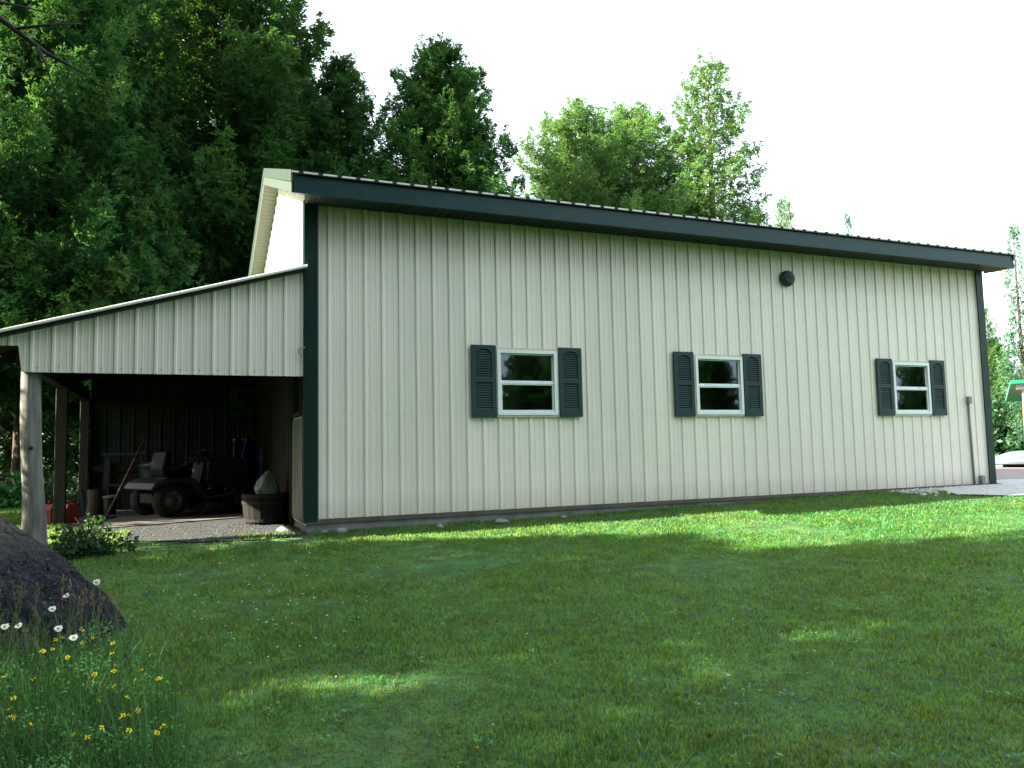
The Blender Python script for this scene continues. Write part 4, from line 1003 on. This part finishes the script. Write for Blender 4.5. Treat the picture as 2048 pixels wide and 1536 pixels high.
# seed head grasses in front of the boulder
b = MB(); sh_pts = []
for i in range(46):
    x0 = RND.uniform(-2.9, -2.0); y0 = RND.uniform(-5.1, -4.55); h = RND.uniform(.3, .62); a = RND.uniform(0, 6.3); l = RND.uniform(.02, .16)
    p = [Vector((x0 + l * t * t * math.cos(a), y0 + l * t * t * math.sin(a), gz(x0, y0) + h * t)) for t in (0, .4, .75, 1)]
    b.tube(p, [.0016, .0014, .0011, .0008], 3, cap=False)
    for j in range(10):
        c = p[3] + (p[2] - p[3]) * RND.uniform(0, .7) + Vector((RND.uniform(-.012, .012), RND.uniform(-.012, .012), 0)); b.bar(c, c + Vector((RND.uniform(-.01, .01), RND.uniform(-.01, .01), .014)), .003, .003)
M['seed'] = mat('dry seed heads', (.20, .13, .085), (.12, .11, .045), scale=9, rough=.9)
tag(b.build('seeding_grass', M['seed'], recalc=False), 'thin brown seed head grasses standing against the boulder', 'grass', kind='stuff')

def flower_stem(top, root):
    b = MB(); x0 = top[0] + RND.uniform(-.05, .05); y0 = top[1] + RND.uniform(-.03, .05)
    b.tube([(x0 - top[0], y0 - top[1], gz(x0, y0) - top[2]), ((x0 - top[0]) * .4, (y0 - top[1]) * .4, (gz(x0, y0) - top[2]) * .45), (0, 0, 0)], [.0022, .0018, .0014], 5, cap=False)
    return b.build('stem', M['stem'], root, recalc=False)
def daisy_head():
    pb = MB()
    for i in range(17):
        a = 2 * PI * i / 17 + RND.uniform(-.08, .08); L = RND.uniform(.019, .024); dz = RND.uniform(-.006, .004)
        u = Vector((math.cos(a), math.sin(a), 0)); v = Vector((-math.sin(a), math.cos(a), 0))
        pb.add([u * .007, u * L * .55 + v * .0042, u * L + v * .003 + Vector((0, 0, dz)), u * L - v * .003 + Vector((0, 0, dz)), u * L * .55 - v * .0042], [(0, 1, 2, 3, 4)])
    db = MB(); db.lathe([(.0095, 0), (.009, .004), (.005, .0065), (0, .007)], 12)
    return pb, db
DL = ['daisy highest of all, its head against the lawn right of the boulder', 'daisy against the middle of the boulder, second highest', 'daisy against the boulder, third highest', 'daisy farthest left at the picture edge', 'daisy just right of the leftmost daisy', 'daisy in the middle of the lower row against the boulder', 'lowest daisy, at the right end of the lower row']
pet = dis = None
for i, (px_, py_, pz_) in enumerate([(-2.16, -4.22, .06), (-2.29, -4.53, .04), (-2.32, -4.83, .02), (-2.48, -5.17, .01), (-2.42, -5.18, .01), (-2.23, -5.30, 0), (-2.14, -5.51, -.01)]):
    t = thing('daisy', DL[i], 'daisy', (px_, py_, pz_), 0, 'white daisies by the boulder')
    flower_stem((px_, py_, pz_), t)
    if pet is None:
        pb, db = daisy_head(); pet = pb.build('petals', M['petal'], t, recalc=False); dis = db.build('disc', M['disc'], pet, smooth=True, recalc=False); p = pet
    else:
        p = copy_tree(pet, t); p.scale = (.85, .85, .85)
    p.rotation_euler = (.95, .15, -.3) if i == 0 else ((.62, .5, .72)[i % 3], (.15, -.25, .2)[i % 3], -.2)
YL = [(-2.29, -4.92, -.18), (-2.26, -4.9, -.18), (-2.32, -5.13, -.19), (-2.28, -5.1, -.19), (-2.19, -5.28, -.2), (-2.11, -4.97, -.18), (-2.15, -5.03, -.19), (-2.18, -4.79, -.17), (-2.0, -5.11, -.19), (-1.99, -5.3, -.2), (-1.96, -5.52, -.21), (-1.96, -5.59, -.22), (-2.04, -5.61, -.22), (-1.84, -5.64, -.22), (-1.86, -5.76, -.23), (-1.94, -5.83, -.23), (-2.29, -5.57, -.22), (-2.42, -5.51, -.21), (-1.99, -5.99, -.24), (-2.33, -5.81, -.23), (-2.32, -5.94, -.24), (-1.88, -5.99, -.24), (-1.83, -6.17, -.25), (-1.86, -6.22, -.25), (-1.88, -6.21, -.25), (-1.89, -6.25, -.25), (-1.95, -6.3, -.26), (-1.85, -6.38, -.26), (-1.73, -6.39, -.26), (-1.75, -6.46, -.26), (-2.04, -6.34, -.26), (-1.99, -6.39, -.26), (-2.21, -6.17, -.25), (-2.29, -6.07, -.24), (-1.76, -5.79, -.23), (-1.94, -4.56, -.16)]
heads = []
def trefoil_head(t):
    b = MB(); kk = RND.randint(3, 6)
    for i in range(kk):
        a = 2 * PI * i / kk + RND.uniform(-.3, .3); u = Vector((math.cos(a), math.sin(a), .5)).normalized(); v = Vector((-math.sin(a), math.cos(a), 0)); w_ = u.cross(v)
        b.add([u * .002, u * .008 + v * .004, u * .014 + w_ * .004, u * .008 - v * .004], [(0, 1, 2, 3)])
        b.add([u * .006, u * .010 + v * .006 - w_ * .004, u * .015 - w_ * .007, u * .010 - v * .006 - w_ * .004], [(0, 1, 2, 3)])
    return b.build('petals', M['yellow'], t, recalc=False)
for i, q in enumerate(YL):
    q = (q[0], q[1], q[2] + .05)
    t = thing('yellow_wildflower', 'small yellow trefoil blossom cluster among the weeds', 'wildflower', q, 0, 'yellow wildflowers in the lower left corner')
    flower_stem(q, t)
    if len(heads) < 5: heads.append(trefoil_head(t)); p = heads[-1]
    else:
        p = heads[i % 5].copy(); COL.objects.link(p); p.parent = t
    p.rotation_euler = (RND.uniform(.2, .9), RND.uniform(-.4, .4), RND.uniform(0, 6)); p.scale = (RND.uniform(.75, 1.15),) * 3

# ------------------------------------------------------------------ light, sky, camera
sunv = Vector((-1.5, .216, 1)).normalized()
elev = math.asin(sunv.z); az = math.atan2(sunv.x, sunv.y)
w = bpy.data.worlds.new('World'); sc.world = w; w.use_nodes = True
nt = w.node_tree; bg = nt.nodes['Background']
sky = nt.nodes.new('ShaderNodeTexSky'); sky.sky_type = 'NISHITA'; sky.sun_disc = False
sky.sun_elevation = elev; sky.sun_rotation = az; sky.air_density = 1.0; sky.dust_density = 4.0; sky.ozone_density = 1.0
nt.links.new(sky.outputs[0], bg.inputs[0]); bg.inputs[1].default_value = .03
# thin white summer haze over the whole sky
hz = nt.nodes.new('ShaderNodeBackground'); hz.inputs[0].default_value = (.90, 1.0, 1.04, 1); hz.inputs[1].default_value = .36
ad = nt.nodes.new('ShaderNodeAddShader'); nt.links.new(bg.outputs[0], ad.inputs[0]); nt.links.new(hz.outputs[0], ad.inputs[1])
nt.links.new(ad.outputs[0], nt.nodes['World Output'].inputs[0])
sl = bpy.data.lights.new('sun', 'SUN'); sl.energy = 6.5; sl.angle = math.radians(.5); sl.color = (1, .90, .70)
so = bpy.data.objects.new('sun', sl); COL.objects.link(so); so.rotation_euler = sunv.to_track_quat('Z', 'Y').to_euler(); so.location = (-20, 5, 20)

cd = bpy.data.cameras.new('camera'); cd.sensor_width = 36; cd.lens = 27.4016; cd.clip_start = .05; cd.clip_end = 2000
co = bpy.data.objects.new('camera', cd); COL.objects.link(co)
f_ = Vector((0.38793058, 0.91812847, 0.08093196)); r_ = Vector((0.92160256, -0.38759579, -0.02045027)); u_ = Vector((-0.01259291, -0.08252038, 0.99650981))
co.matrix_world = Matrix(((r_.x, u_.x, -f_.x, -1.67114), (r_.y, u_.y, -f_.y, -9.8305), (r_.z, u_.z, -f_.z, .85071), (0, 0, 0, 1)))
sc.camera = co
sc.view_settings.view_transform = 'Standard'; sc.view_settings.look = 'None'; sc.view_settings.exposure = 0; sc.view_settings.gamma = 1
sc.render.engine = 'CYCLES'
cy = sc.cycles
cy.film_exposure = 6.2   # the photograph is exposed for the shade, its sky is blown out
cy.max_bounces = 7; cy.diffuse_bounces = 3; cy.glossy_bounces = 3; cy.transmission_bounces = 4; cy.transparent_max_bounces = 8
cy.sample_clamp_indirect = 6; cy.caustics_reflective = False; cy.caustics_refractive = False
cy.use_denoising = True
